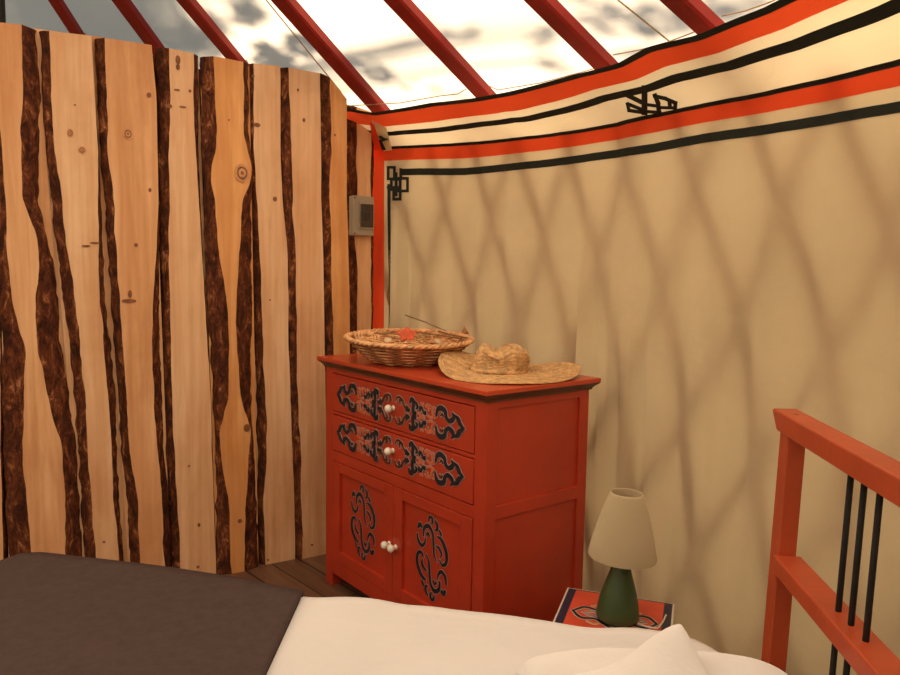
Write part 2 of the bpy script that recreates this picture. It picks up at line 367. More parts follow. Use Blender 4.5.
# folded corner flap under the strip
MB().add([on_drape(*q) for q in ((372, 121, .2), (386, 128, .17), (392, 150, .03), (384, 151, .02), (377, 134, .12))], [(0, 1, 2, 3, 4)]).build('corner_fold', M['lining_strip'], wall, solid=.003)
MB().add([on_drape(*q) for q in ((370, 123, .2, .03), (374, 125, .18, .03), (382, 150, .02, .03), (374, 150, .02, .03))], [(0, 1, 2, 3)]).build('red_fold', M['red_cloth'], wall, solid=.003)
MB().add([on_drape(*q) for q in ((377, 133, .1, .04), (384, 138, .1, .04), (389, 139, .1, .04), (382, 142, .08, .04), (386, 150, .03, .04), (382, 150, .03, .04))], [(0, 1, 2, 3), (0, 3, 4, 5)]).build('black_fold', M['black_cloth'], wall, solid=.002)

_tt = np.radians(np.arange(18, 68, .15)); _ss = np.arange(.8, 3.0, .0125)
_tab = np.array([[surf(t, s, .007) for s in _ss] for t in _tt]); _px = proj(_tab)
def surf_at(x, y, off=.007, smin=0.8, smax=3.0):
    d = (_px[..., 0] - x) ** 2 + (_px[..., 1] - y) ** 2
    d = np.where((_ss[None, :] < smin) | (_ss[None, :] > smax), 1e9, d)
    i, j = np.unravel_index(np.argmin(d), d.shape); return _tab[i, j]
def surf_fine(x, y, smin, smax, off):
    d = (_px[..., 0] - x) ** 2 + (_px[..., 1] - y) ** 2
    d = np.where((_ss[None, :] < smin) | (_ss[None, :] > smax), 1e9, d); i, j = np.unravel_index(np.argmin(d), d.shape)
    t, s_ = _tt[i], _ss[j]
    for _ in range(4):
        p = proj(np.array(surf(t, s_, off))); a = proj(np.array(surf(t + 1e-3, s_, off))) - p; b = proj(np.array(surf(t, s_ + 1e-3, off))) - p
        try: q = np.linalg.solve(np.array([a, b]).T / 1e-3, np.array([x, y]) - p)
        except Exception: break
        q = np.clip(q, [-.01, -.05], [.01, .05]); t += q[0]; s_ += q[1]
        s_ = min(max(s_, smin), smax)
    return surf(t, s_, off)
def stroke(mb, pts, w, smin, smax, k=[0]):
    k[0] += 1; off = .008 + .0002 * (k[0] % 12)
    for (x0, y0), (x1, y1) in zip(pts[:-1], pts[1:]):
        d = np.array([x1 - x0, y1 - y0], float); l = np.linalg.norm(d); d /= l; n_ = np.array([-d[1], d[0]]) * w / 2; e = d * w * .45
        m = max(1, int(l / 3)); A = np.array([x0, y0]) - e; B = np.array([x1, y1]) + e
        rows_ = [[surf_fine(*(A + (B - A) * i / m + sg * n_), smin, smax, off) for i in range(m + 1)] for sg in (-1, 1)]
        mb.grid(rows_)
def z8(p, ox, oy, k): return [(ox + a / k, oy + b / k) for a, b in p]
mb = MB()
for st in ([(327, 435), (362, 435), (362, 500), (327, 500), (327, 435)], [(398, 447), (398, 500)], [(345, 503), (395, 503), (395, 560), (345, 560), (345, 503)],
           [(372, 497), (436, 497), (436, 568), (372, 568)], [(358, 548), (395, 548), (395, 614), (358, 614), (358, 548)], [(327, 548), (372, 548)],
           [(372, 470), (372, 590)], [(333, 548), (333, 620)]):
    stroke(mb, z8(st, 330, 90, 5.625), 2.8, .8, 1.6)
mb.build('knot_motif', M['black_cloth'], wall)
mb = MB()
for st, w in (([(165, 250), (250, 290), (330, 330)], 4.6), ([(345, 180), (345, 425)], 6), ([(175, 340), (190, 405), (330, 425)], 3.6),
              ([(180, 340), (330, 400)], 3.6), ([(350, 345), (470, 360)], 3.4), ([(350, 415), (500, 425)], 3.4),
              ([(450, 255), (480, 330), (490, 425)], 4.6), ([(450, 262), (550, 285), (655, 330), (650, 382)], 4), ([(650, 380), (480, 375)], 3.2), ([(595, 310), (600, 375)], 4)):
    stroke(mb, z8(st, 610, 70, 10), w, 2.0, 2.7)
mb.build('knot_motif', M['black_cloth'], wall)

# rest of the round wall, outer canvas, floor, ground, roof
def ring(t0, t1, r, z0, z1, n=60, nz=4):
    return [[(CX + (r(t) if callable(r) else r) * math.cos(t), CY + (r(t) if callable(r) else r) * math.sin(t), z0 + (z1 - z0) * j / nz)
             for t in [t0 + (t1 - t0) * i / n for i in range(n + 1)]] for j in range(nz + 1)]
tag(MB().grid(ring(T_L + .01, math.radians(356), 3.30, 0, 1.93)).build('wall_back', M['lining'], smooth=True), kind='structure')
tag(MB().grid(ring(0, 2 * math.pi, 3.48, 0, 1.98, 120)).build('wall_outer', M['outer'], smooth=True), kind='structure')
n = 96
tag(MB().prism([(CX + 3.49 * math.cos(2 * math.pi * i / n), CY + 3.49 * math.sin(2 * math.pi * i / n)) for i in range(n)], -.04, 0).build('floor', M['floor']), kind='structure')
tag(MB().box(-25, 25, -25, 25, -.3, -.05).build('ground', M['grass']), kind='structure')
M_ROOF = 0.40
def roof_z(r): return EYE + .72 + (3.10 - r) * M_ROOF
rows = []
for j in range(15):
    r = 3.49 - (3.49 - .55) * j / 14
    rows.append([(CX + r * math.cos(2 * math.pi * i / 168), CY + r * math.sin(2 * math.pi * i / 168),
                  roof_z(r) + .045 - .02 * math.sin(2 * math.pi * i / 168 * 17) ** 2 * math.sin(math.pi * j / 14)) for i in range(169)])
ceil = empty('ceiling', (0, 0, 0), kind='structure')
MB().grid(rows).build('roof_canvas', M['canvas'], ceil, smooth=True)
# stitched seams in the canvas
def seam(x0, y0, x1, y1, name='canvas_seam', r=.0028):
    def hit(x, y):
        d = ray(x, y)
        for s in np.linspace(.5, 6, 3000):
            P = CAM + d * s
            if P[2] > roof_z(math.hypot(P[0] - CX, P[1] - CY)) + .03: return P
    a, b = hit(x0, y0), hit(x1, y1)
    MB().tube([a * (1 - k / 8) + b * k / 8 for k in range(9)], r, 5).build(name, M['cord'], ceil)
seam(618, 0, 700, 66)
seam(250, -20, 341, 92)

# khana lattice between the two cloths, which throws the diamond shadows
lat = empty('lattice_wall', (0, 0, 0), label='crossed wooden lattice frame hidden between the two wall cloths', cat='lattice', kind='structure')
def slat(t0, run, r):
    pts = []
    for k in range(15):
        z = 1.95 * k / 14; t = t0 + run * (z - 1.0) / 3.2 + .012 * math.sin(z * 4.2)
        pts.append((t, z))
    mbs = MB(); w = .024; rows_ = []
    for sgn in (-1, 1):
        for dr in (0, .010):
            rows_.append([(CX + (Rw(t) + r + dr) * math.cos(t + sgn * w / 3.2), CY + (Rw(t) + r + dr) * math.sin(t + sgn * w / 3.2), z) for t, z in pts])
    mbs.grid([rows_[0], rows_[1], rows_[3], rows_[2], rows_[0]])
    mbs.build('slat', M['slat'], lat)
ta_, za_ = solve_cyl(722, 300, 0); tb_ = solve_cyl(801, 300, 0)[0]; tc_ = solve_cyl(655, 300, 0)[0]; stp = (tc_ - tb_) / 2
for k in range(-7, 9): slat(ta_ - .27 * (za_ - 1) / 3.2 + k * stp, .27, .022)          # leaning one way
td_, zd_ = solve_cyl(735, 300, 0)
for k in range(-5, 7): slat(td_ + .44 * (zd_ - 1) / 3.2 + k * stp * 1.25, -.44, .036)   # leaning the other
# ------------------------------------------------------------------ roof poles
ends = [(76, 32), (157, 49), (236, 60), (381, 111), (487, 97), (608, 68), (712, 30)]
plabel = ['red roof pole at the far left, its foot hidden behind the grey-barked left boards',
          'red roof pole second from the left, above the board with two small knots',
          'red roof pole above the tall golden board with the big round knot',
          'red roof pole reaching the corner where partition and cloth wall meet',
          'long red roof pole ending on the red band above the straw hat',
          'red roof pole ending on the red band left of the black knot motif',
          'short stretch of red roof pole at the top right of the knot motif']
def pole(name, A, t, mat, label, w=.036, h=.024, back=.36, fwd=2.3):
    u = Vector((math.cos(t), math.sin(t), 0)); S = Vector((-math.sin(t), math.cos(t), 0)); up = Vector((0, 0, 1))
    root = empty(name, tuple(A), 0, label, 'roof pole', 'radiating red roof poles')
    def P(d, a, b): return u * (-d) + up * (d * M_ROOF) + S * a + up * b
    prof = [(-w, -h + .008), (-w + .008, -h), (w - .008, -h), (w, -h + .008), (w, h - .006), (w - .006, h), (-w + .006, h), (-w, h - .006)]
    d0, d1 = -back, fwd; m_ = MB(); vs = [P(d, a, b) for d in (d0, d1) for a, b in prof]; k = len(prof)
    m_.add(vs, [tuple(range(k)), tuple(range(k, 2 * k))[::-1]] + [(i, (i + 1) % k, k + (i + 1) % k, k + i) for i in range(k)])
    m_.build('shaft', mat, root)
    # cord loop that ties the pole foot
    q = [P(-.05 + .012 * math.sin(a * 3), (w + .004) * math.cos(a) * 1.15, (h + .006) * math.sin(a) * 1.2) for a in np.linspace(0, 2 * math.pi, 17)[:-1]]
    MB().tube(q, .0022, 5, closed=True).build('tie_cord', M['cord'], root)
for (x, y), lb in zip(ends, plabel):
    A = on_z(x, y, EYE + .72)
    if x < 300:      # behind the partition: on the same rim of the roof
        d = ray(x, y); s = np.linspace(.8, 6, 4000); P = CAM + d[None] * s[:, None]
        g = P[:, 2] - np.array([roof_z(math.hypot(p[0] - CX, p[1] - CY)) for p in P]) ; i = int(np.argmax(g > 0)); A = P[i]
        t = math.atan2(A[1] - CY, A[0] - CX)
        t2 = {76: 92.5, 157: 83.0, 236: 73.0}[x]; t = math.radians(t2)
        rr = math.hypot(A[0] - CX, A[1] - CY)
        A = np.array([A[0], A[1], A[2]]); ext = max(.1, 3.3 - rr)
        pole('roof_pole', A, t, M['rafter'], lb, back=ext, fwd=1.6, w=.020 if x < 100 else .027)
    else:
        t = math.atan2(A[1] - CY, A[0] - CX); pole('roof_pole', A, t, M['rafter'], lb)
# thin cord strung from pole to pole just above the band
def wire(pts, nm, lb):
    P = [on_z(x, y, EYE + .73) for x, y in pts]; Q = []
    for i in range(len(P) - 1):
        for k in range(5): Q.append(P[i] + (P[i + 1] - P[i]) * k / 5)
    Q.append(P[-1]); tag(MB().tube(Q, .0022, 5).build(nm, M['cord'], smooth=True), lb, 'cord', 'cords along the roof edge')
wire([(346, 106), (400, 103), (440, 96), (458, 94), (466, 89)], 'twine', 'thin twine strung above the red band between the corner pole and the next pole')
wire([(489, 86), (498, 90), (510, 88), (540, 83), (575, 74), (604, 66)], 'twine', 'thin twine strung above the red band over the straw hat')
wire([(613, 55), (640, 50), (668, 42), (692, 33), (714, 22)], 'twine', 'thin twine strung above the band over the black knot motif')
wire([(722, 16), (745, 11), (765, 4), (785, -4)], 'twine', 'thin twine right of the last roof pole at the top')

# ------------------------------------------------------------------ live-edge board partition
PA = np.array([-1.64, 2.69, 0]); PB = np.array([-.57, 3.35, 0]); PD = (PB - PA) / np.linalg.norm(PB - PA); PN = np.array([PD[1], -PD[0], 0])  # PN to the viewer
part = empty('wall_left', (0, 0, 0), kind='structure')
def interp_cols(ys, cols, y): return [float(np.interp(y, ys, c)) for c in cols]
def plank(ys, bl, fl, fr, br, top, mat, depth, seed, thick=.032, bark=.9, bottom=640, lm=True, rm=True):
    """rows of sight-line samples turned into a real board standing in its own plane"""
    p0 = PA + PN * depth; n_ = PN
    zs = np.arange(0, 2.35, .018); us = []
    yy = np.array(list(ys)); 
    def at(col):           # convert outline samples into (z, u) once
        pts = []
        for y, x in zip(yy, col):
            P = on_plane(x, y, p0, n_); pts.append((P[2], np.dot(P - PA, PD)))
        P1 = on_plane(col[-1] + (col[-1] - col[-2]) * .3, bottom, p0, n_); pts.append((P1[2], np.dot(P1 - PA, PD)))
        P2 = on_plane(col[0], yy[0] - 40, p0, n_); pts.append((P2[2], np.dot(P2 - PA, PD)))
        pts.sort(); return [a for a, _ in pts], [b for _, b in pts]
    C = [at(c) for c in (bl, fl, fr, br)]
    tl = [on_plane(x, y, p0, n_) for x, y in top]; tu = [np.dot(P - PA, PD) for P in tl]; tz = [P[2] for P in tl]
    rows_ = []; mats = []
    def ztop(u): return float(np.interp(u, tu, tz))
    um = np.interp(1.8, C[0][0], C[0][1]); zmax = max(tz)
    nrow = int(zmax / .018)
    for k in range(nrow + 1):
        f = k / nrow; z = f * 1.9
        def U(i, zz): return float(np.mean(np.interp([zz - .022, zz - .011, zz, zz + .011, zz + .022], C[i][0], C[i][1])))
        row = []
        def V(u0, dpt):
            zz = f * ztop(u0); return zz
        z_ = f * zmax
        a, b, c, d = U(0, z_), U(1, z_), U(2, z_), U(3, z_)
        j1 = .008 * fbm(z_ * 11, seed, 1); j2 = .008 * fbm(z_ * 11, seed, 5); k1 = .009 * fbm(z_ * 24, seed, 2); k2 = .009 * fbm(z_ * 24, seed, 9)
        w1, w2 = max(b - a, .002), max(d - c, .002)
        b += j1 * min(1, w1 / .03); c += j2 * min(1, w2 / .03); a += k1 * min(1, w1 / .03); d += k2 * min(1, w2 / .03)
        t = thick
        prof = [(a, 0), (a + w1 * .15, t * .45 + .004 * fbm(z_ * 40, seed, 3)), (a + w1 * .5, t * .72 + .006 * fbm(z_ * 45, seed, 4)), (b - w1 * .12, t * .93 + .002 * fbm(z_ * 50, seed, 6)), (b, t),
                ((b * 2 + c) / 3, t), ((b + 2 * c) / 3, t), (c, t),
                (c + w2 * .12, t * .93 + .002 * fbm(z_ * 50, seed, 16)), (c + w2 * .5, t * .72 + .006 * fbm(z_ * 45, seed, 14)), (d - w2 * .15, t * .45 + .004 * fbm(z_ * 40, seed, 13)), (d, 0)]
        for (u, h) in prof:
            P = p0 + PD * u + PN * h; row.append((P[0], P[1], min(z_, ztop(u)) if f > .9 else z_))
        rows_.append(row)
    face = MB(); bk = MB()
    face.grid([r[4:8] for r in rows_])
    face.add([rows_[-1][0], rows_[-1][4], rows_[-1][7], rows_[-1][11]], [(0, 1, 2, 3)])     # sawn top
    face.add([rows_[0][0], rows_[0][11], rows_[-1][11], rows_[-1][0]], [(0, 1, 2, 3)])       # back
    o = face.build('plank', mat, part, smooth=False)
    if bl[0] < fl[0] - .5 or lm: bk.grid([r[0:5] for r in rows_])
    bk.grid([r[7:12] for r in rows_]); bk.build('bark_edge', M['bark'], o, smooth=True)
    return o
bkm = MB(); bp = PA - PN * .055
ub = [-.62, 0, .4, .8, 1.18]; zt = [2.26, 2.26, 2.245, 2.19, 2.02]
for (ua, ub_, za, zb_) in zip(ub[:-1], ub[1:], zt[:-1], zt[1:]):
    bkm.add([tuple(bp + PD * u + PN * h + np.array([0, 0, z])) for u, z in ((ua, 0), (ub_, 0), (ub_, zb_ - .08), (ua, za - .08)) for h in (0, .012)],
            [(0, 2, 4, 6), (1, 7, 5, 3), (0, 1, 3, 2), (2, 3, 5, 4), (4, 5, 7, 6), (6, 7, 1, 0)])
bkm.build('light_block_sheet', M['bark'], part)  # sheet added behind the planks to stop light leaking through their gaps
Y0 = [30, 100, 150, 200, 235, 265, 300, 350, 400, 450, 500, 560]
W = M['wood_mid']; WP = M['wood_pale']; WG = M['wood_gold']
front = 0.0; backd = -.040
plank(Y0, [-75] * 12, [-70] * 12, [-6, -6, -6, -6, -6, -5, -4, 0, 0, 0, 2, 3], [-4, -3, -3, -2, -1, 2, 4, 6, 6, 4, 6, 9], [(-80, 15), (-4, 24)], W, backd, 1.1)
plank(Y0, [-8, -6, -4, -3, -2, -1, 0, 2, 3, 4, 6, 9], [-3, -2, 2, 5, 6, 8, 12, 26, 24, 22, 27, 32], [22, 22, 21, 22, 37, 38, 35, 37, 49, 62, 64, 66], [36, 40, 39, 38, 46, 54, 58, 61, 70, 76, 79, 82],
      [(-8, 24), (22, 27), (37, 31)], W, front, 2.2)
plank(Y0, [30] * 4 + [36, 42, 48, 54, 58, 62, 66, 68], [30] * 4 + [36, 42, 48, 54, 58, 62, 66, 68], [58, 60, 61, 63, 66, 68, 74, 79, 81, 83, 86, 90], [59, 61, 62, 64, 67, 69, 75, 80, 82, 84, 87, 91], [(28, 30), (60, 34)], WP, backd, 3.3)
plank([30, 300, 560], [-152, -150, -146], [-138, -136, -134], [-84, -80, -82], [-74, -70, -68], [(-153, 6), (-73, 14)], WP, front, 21.1)
plank([30, 300, 560], [-232, -236, -228], [-222, -218, -220], [-160, -152, -158], [-148, -142, -150], [(-233, -3), (-147, 6)], W, front + .008, 22.2)
plank([30, 300, 560], [-316, -312, -310], [-300, -302, -296], [-240, -246, -238], [-230, -230, -226], [(-317, -12), (-228, -3)], WG, front, 23.3)
Y2 = [30, 100, 150, 200, 250, 300, 350, 400, 450, 500, 560]
plank(Y2, [39, 43, 46, 51, 57, 63, 70, 75, 78, 81, 84], [48, 51, 54, 62, 66, 75, 80, 85, 87, 91, 95], [90, 94, 97, 97, 98, 99, 103, 107, 111, 113, 118], [90.5, 94.5, 99, 101, 103, 105, 111, 115, 117, 119, 124],
      [(39, 32), (48, 33), (91, 38)], WP, front, 4.4)
plank(Y2, [84, 88, 90, 92, 94, 95, 98, 102, 104, 106, 110], [84, 88, 90, 92, 94, 95, 98, 102, 104, 106, 110], [104, 106, 108, 112, 114, 116, 121, 124, 127, 132, 136], [105, 107, 109, 113, 115, 117, 122, 125, 128, 133, 137], [(84, 37), (106, 40)], W, backd, 5.5)
plank([45, 100, 150, 200, 250, 300, 350, 400, 450, 500, 560], [95, 97, 100, 104, 108, 111, 115, 118, 121, 127, 130], [104, 106, 106, 112, 115, 118, 122, 126, 129, 136, 139],
      [150, 155, 156, 157, 155, 152, 150, 152, 157, 160, 163], [151, 156, 157.5, 159, 159, 159, 160, 162, 164, 169, 171], [(95, 39.5), (104, 40), (150, 47)], W, front, 6.6)
plank([55, 100, 150, 200, 250, 300, 350, 400, 450, 500, 560], [155, 157, 157.5, 159, 160, 162, 163, 164, 165, 169.5, 172], [167, 168, 168, 167, 168, 168, 169, 170, 173, 176, 179],
      [192, 191, 194, 197, 200, 203, 206, 209, 210, 212, 214], [198, 198, 198, 200, 202, 205, 208, 211, 212, 214, 216], [(153, 47.5), (167, 50), (198, 57)], WP, front - .012, 7.7)
plank([60, 100, 140, 158, 165, 180, 200, 250, 300, 350, 400, 430, 470, 500, 560], [199, 201, 201, 201, 202, 203, 203, 205, 207, 210, 213, 215, 216, 216, 216], [212, 213, 215, 212, 209, 209, 213, 216, 225, 227, 226, 217, 221, 227, 229],
      [241, 241, 242, 247, 250, 249, 240, 238, 234, 235, 239, 249, 246, 243, 242], [248, 249, 249, 251, 252, 252.5, 251, 251, 252, 251, 251, 252, 255, 256, 258], [(199, 57.5), (212, 58), (248, 65)], WG, front + .01, 8.8)
plank([65, 150, 200, 250, 300, 350, 400, 450, 500, 560], [246, 248, 249, 251, 253, 255, 256, 258, 257, 259], [251, 252, 255, 257, 259, 261, 264, 265, 261, 263], [278, 278, 280, 285, 286, 286, 288, 290, 292, 293],
      [279, 280, 282, 286, 288, 289, 291, 292, 293, 294], [(246, 64.5), (279, 68)], WP, front - .014, 9.9)
plank([70, 150, 200, 250, 300, 350, 400, 450, 500, 560], [278.5, 280, 281.5, 285, 286, 287, 288, 289, 293, 294], [286, 289, 290, 293, 294, 294, 295, 298, 299, 300], [317, 318.5, 318.5, 320.5, 321.5, 322, 323, 324, 324.5, 325],
      [318, 319.5, 319.5, 321.5, 322.5, 323, 324, 325, 325.5, 326], [(277, 68.5), (286, 69), (318, 75)], WP, front, 11.1)
plank([80, 130, 180, 200, 230, 250, 300, 350, 400, 450, 500, 560], [318, 318.5, 319, 319.5, 320, 321, 322, 322, 323, 324, 325, 326], [327.5, 329, 327, 327, 328.5, 328, 329.5, 331, 332, 333, 334, 335], [344, 344, 344, 344, 345, 345.5, 347, 347, 347, 347, 347, 347],
      [345, 345, 345, 345, 346, 346.5, 348, 348, 348, 348, 348, 348], [(318, 73), (325, 77), (346, 103)], WG, front + .006, 12.2)
plank([105, 150, 190, 235, 270, 300, 335, 400, 560], [343, 343, 344, 344, 345, 346, 346, 347, 350], [354, 353.5, 354, 352, 355, 354.5, 354, 354, 356], [368.5, 368.5, 368, 368, 368, 368, 368, 368, 369], [372.5] * 9, [(342, 104), (380, 117)], W, -.10, 13.3)
# knots and scars on the board faces
def knot(x, y, rx, ry, depth, dark=True, tilt=0, rings=True):
    p0 = PA + PN * (depth + .0335); P = on_plane(x, y, p0, PN); sc_ = np.dot(P - CAM, Fv) / F_PX
    o = None; rings_ = [(1.0, M['knot_l'], 0), (.72, M['knot_d'], .0009), (.50, M['knot_l'], .0018), (.2, M['knot_d'], .0027)] if rings else [(1.0, M['knot_d'], 0)]
    mb_ = MB()
    for i, (k, m_, h) in enumerate(rings_):
        vs = []
        for q in range(20):
            a = 2 * math.pi * q / 20; wob = 1 + .12 * vnoise(q * .9, x + y, i)
            u = rx * k * wob * math.cos(a) * sc_ * 1.15; v = ry * k * wob * math.sin(a) * sc_
            vs.append(P + PD * u + np.array([0, 0, 1]) * v + PN * (.001 + h))
        vs += [v - PN * .004 for v in vs]
        mb_.add(vs, [tuple(range(20))] + [(q, (q + 1) % 20, 20 + (q + 1) % 20, 20 + q) for q in range(20)], 0 if m_ is M['knot_l'] else 1)
    mb_.build('knot', [M['knot_l'], M['knot_d']], part)
for a in [(242, 173, 6.5, 9, .012), (70, 133, 2.6, 4, 0), (82, 150, 3, 3.5, 0), (128, 134, 4, 5.5, 0)]: knot(*a)
for x, y, rx, ry, d in [(149, 95, 2, 2.5, 0), (178, 60, 2, 4.5, -.012), (178, 67, 1.6, 3, -.012), (177, 90, 2.6, 1, -.012), (169, 106, 2.6, 2.2, -.012), (183, 107, 3, .9, -.012), (190, 91, 1.2, 1.5, -.012),
                        (75, 105, .8, .8, 0), (129, 301, 6, 2, 0), (130, 294, 1.6, 4, 0), (136, 245, 1.6, 2, 0), (229, 120, .8, .8, .01), (257, 125, 3, 2, -.014), (253, 76, 1.4, 1.4, -.014), (298, 90, .8, 1.5, 0), (304, 120, 1.2, 2, 0),
                        (275, 199, 1.8, 2.4, -.014), (335, 135, .8, 1.2, .006), (270, 300, .8, .8, -.014), (240, 521, 2, 2, .01), (199, 525, 1.2, 2, -.012), (189, 466, 1, 1, -.012), (198, 567, 1.4, 1.4, -.012), (104, 542, 1, 1, 0), (268, 560, 1, 1, -.014),
                        (312, 545, 1, 1, 0), (150, 190, 1.2, 2, 0), (247, 428, 3, 4, .01), (86, 246, 3.5, 1, 0), (95, 243, 4, 1, 0)]: knot(x, y, rx, ry, d, rings=False)

# ------------------------------------------------------------------ fuse box on the last board
pf = PA + PN * (-.10 + .034)
c0 = on_plane(348.6, 235.5, pf, PN); c1 = on_plane(370.5, 197.5, pf, PN); u0, u1 = np.dot(c0 - PA, PD), np.dot(c1 - PA, PD); h_ = c1[2] - c0[2]; w_ = u1 - u0
fb = empty('fuse_box', tuple(pf + PD * u0 + np.array([0, 0, c0[2]])), math.atan2(PD[1], PD[0]), 'small pale grey fuse box with dark smoked window on the last board', 'fuse box')
MB().box(0, w_, -.040, 0, 0, h_).build('casing', M['grey_plastic'], fb, bevel=.005)
MB().box(w_ * .30, w_ * .97, -.048, -.040, h_ * .17, h_ * .84).build('window_frame', M['grey_plastic'], fb, bevel=.002)
MB().box(w_ * .335, w_ * .93, -.051, -.046, h_ * .21, h_ * .80).build('smoked_window', M['smoked'], fb, bevel=.002)
for k in range(3): MB().box(w_ * (.42 + .16 * k), w_ * (.54 + .16 * k), -.054, -.050, h_ * .40, h_ * .60).build('breaker', M['breaker'], fb, bevel=.001)
for (a, b) in ((.12, .95), (.12, .05)): MB().lathe([(0, -.003), (.004, -.003), (.004, 0), (0, 0)], 10).build('screw', M['breaker'], fb).matrix_local = Matrix.Translation((w_ * a, -.041, h_ * b)) @ Matrix.Rotation(math.pi / 2, 4, 'X')

# ------------------------------------------------------------------ painted ornament tools
def smooth_pts(pts, n=6):
    P = [np.array(p, float) for p in pts]; P = [2 * P[0] - P[1]] + P + [2 * P[-1] - P[-2]]; out = []
    for i in range(1, len(P) - 2):
        for k in range(n):
            t = k / n; a, b, c, d = P[i - 1], P[i], P[i + 1], P[i + 2]
            out.append(.5 * ((2 * b) + (-a + c) * t + (2 * a - 5 * b + 4 * c - d) * t * t + (-a + 3 * b - 3 * c + d) * t ** 3))
    out.append(P[-2]); return out
def ribbon(mb, pts, ws, h, to3, mi=0, grow=0.0):
    """flat brush stroke: pts 2-D, ws widths, h raised height"""
    Q = smooth_pts([(p[0], p[1], w) for p, w in zip(pts, ws)]); n_ = len(Q); L_, R_ = [], []
    for i, q in enumerate(Q):
        d = Q[min(i + 1, n_ - 1)][:2] - Q[max(i - 1, 0)][:2]; d = d / (np.linalg.norm(d) + 1e-9); nn = np.array([-d[1], d[0]]); w = q[2] / 2 + grow
        e = -d * (grow + q[2] * .3) if i == 0 else (d * (grow + q[2] * .3) if i == n_ - 1 else 0)
        L_.append(q[:2] + nn * w + e); R_.append(q[:2] - nn * w + e)
    rows_ = [[to3(p, h) for p in L_], [to3(p, h) for p in R_]]
    mb.grid(rows_, mi)
def blob(mb, c, r, h, to3, mi=0, grow=0.0):
    mb.add([to3((c[0] + (r + grow) * math.cos(a), c[1] + (r + grow) * math.sin(a)), h) for a in np.linspace(0, 2 * math.pi, 13)[:-1]], [tuple(range(12))], mi)
SC = [(-.85, .25), (-.80, .75), (-.35, .95), (.05, .60), (.12, .05), (.30, -.55), (.75, -.85), (1.0, -.45)]
def scroll(cx, cy, s, ang, fx=1, fy=1, sy=1.0):
    ca, sa = math.cos(ang), math.sin(ang); return [(cx + fx * s * (x * ca - y * sy * sa), cy + fy * s * (x * sa + y * sy * ca)) for x, y in SC]
def ornament(name, strokes, mats, to3, parent):
    """strokes: (pts, widths, colour index); colour 0 is the outline"""
    mb_ = MB()
    for pts, ws, ci in strokes: ribbon(mb_, pts, ws, .0008, to3, 0, grow=.0028)
    for k, (pts, ws, ci) in enumerate(strokes): ribbon(mb_, pts, ws, .0016 + .00005 * k, to3, ci, grow=.0004)
    mb_.build(name, mats, parent, recalc=False)

# ------------------------------------------------------------------ dresser
DY = .897; DW, DD, DH = 1.056, .524, .958
corner = np.array([.113, 2.20]); aL = np.array([-math.cos(DY), math.sin(DY)])
org = corner + aL * DW
dr = empty('dresser', (org[0], org[1], 0), -DY, 'red painted dresser with black scroll ornaments standing against the cloth wall', 'dresser')
o_ = .027
# carcass: posts, rails, side panels
body = MB()
X0, X1, Yf, Yb = o_, DW - o_, o_, DD - o_
for (xa, xb) in ((X0, X0 + .055), (X1 - .055, X1)):
    for (ya, yb) in ((Yf, Yf + .045), (Yb - .045, Yb)): body.box(xa, xb, ya, yb, 0, .918)
for xa, xb in ((X0, X0 + .02), (X1 - .02, X1)):
    for (za, zb) in ((.893, .918), (.538, .582), (.055, .115)):
        body.box(xa + .0005, xb - .0005, Yf + .04, Yb - .04, za, zb)
body.box(X0 + .05, X1 - .05, Yf + .001, Yf + .03, .897, .918)     # front rails
body.box(X0 + .05, X1 - .05, Yf + .001, Yf + .03, .729, .742)
body.box(X0 + .05, X1 - .05, Yf + .001, Yf + .03, .536, .578)
body.box(X0 + .05, X1 - .05, Yf + .001, Yf + .03, .075, .118)
body.box(X0 + .05, X1 - .05, Yb - .02, Yb - .005, .06, .91)
body.build('body_frame', M['red'], dr, bevel=.002)
for xa in (X0 + .008, X1 - .014): MB().box(xa, xa + .006, Yf + .04, Yb - .04, .11, .9).build('side_panel', M['red'], dr)
MB().box(X0 + .02, X1 - .02, Yf + .028, Yf + .034, .1, .9).build('gap_shade_sheet', M['gap'], dr)  # added dark sheet behind drawers and doors, painted as shade in their gaps
# shaped apron under the front
ap = [(X0 + .05, .115), (X0 + .05, .062)] + [(X0 + .05 + .035 + k * .0, .0) for k in range(0)]
MB().box(X0 + .05, X1 - .05, Yf + .003, Yf + .022, .055, .078).build('apron', M['red'], dr, bevel=.002)
# top slab with moulded edge
def rect(x0, x1, y0, y1, z): return [(x0, y0, z), (x1, y0, z), (x1, y1, z), (x0, y1, z)]
tp = MB(); lv = [(0.020, .918), (0.020, .923), (.014, .930), (.004, .938), (0, .944), (0, .956), (.0015, .958)]
vs = []; 
for e, z in lv: vs += rect(e, DW - e, e, DD - e, z)
fs = [(0, 3, 2, 1), tuple(range((len(lv) - 1) * 4, len(lv) * 4))]; mi = [1, 0]
for i in range(len(lv) - 1):
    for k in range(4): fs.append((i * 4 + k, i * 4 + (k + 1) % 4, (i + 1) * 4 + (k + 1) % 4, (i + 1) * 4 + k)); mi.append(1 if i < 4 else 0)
tp.v = vs; tp.f = fs; tp.mi = mi; tp.build('top', [M['red_top'], M['red_edge']], dr, recalc=True)
KNOB = [(0, .034), (.006, .034), (.011, .031), (.0145, .026), (.0155, .020), (.013, .014), (.009, .010), (.0075, .006), (.010, .002), (.011, 0)]
def knob(parent, x, z, yb_):
    k = MB().lathe(KNOB, 18).build('knob', M['white_knob'], parent, smooth=True); k['label'] = 'white porcelain knob'
    k.matrix_local = Matrix.Translation((x, yb_, z)) @ Matrix.Rotation(math.pi / 2, 4, 'X')
bk_, br_, og_ = 1, 2, 3
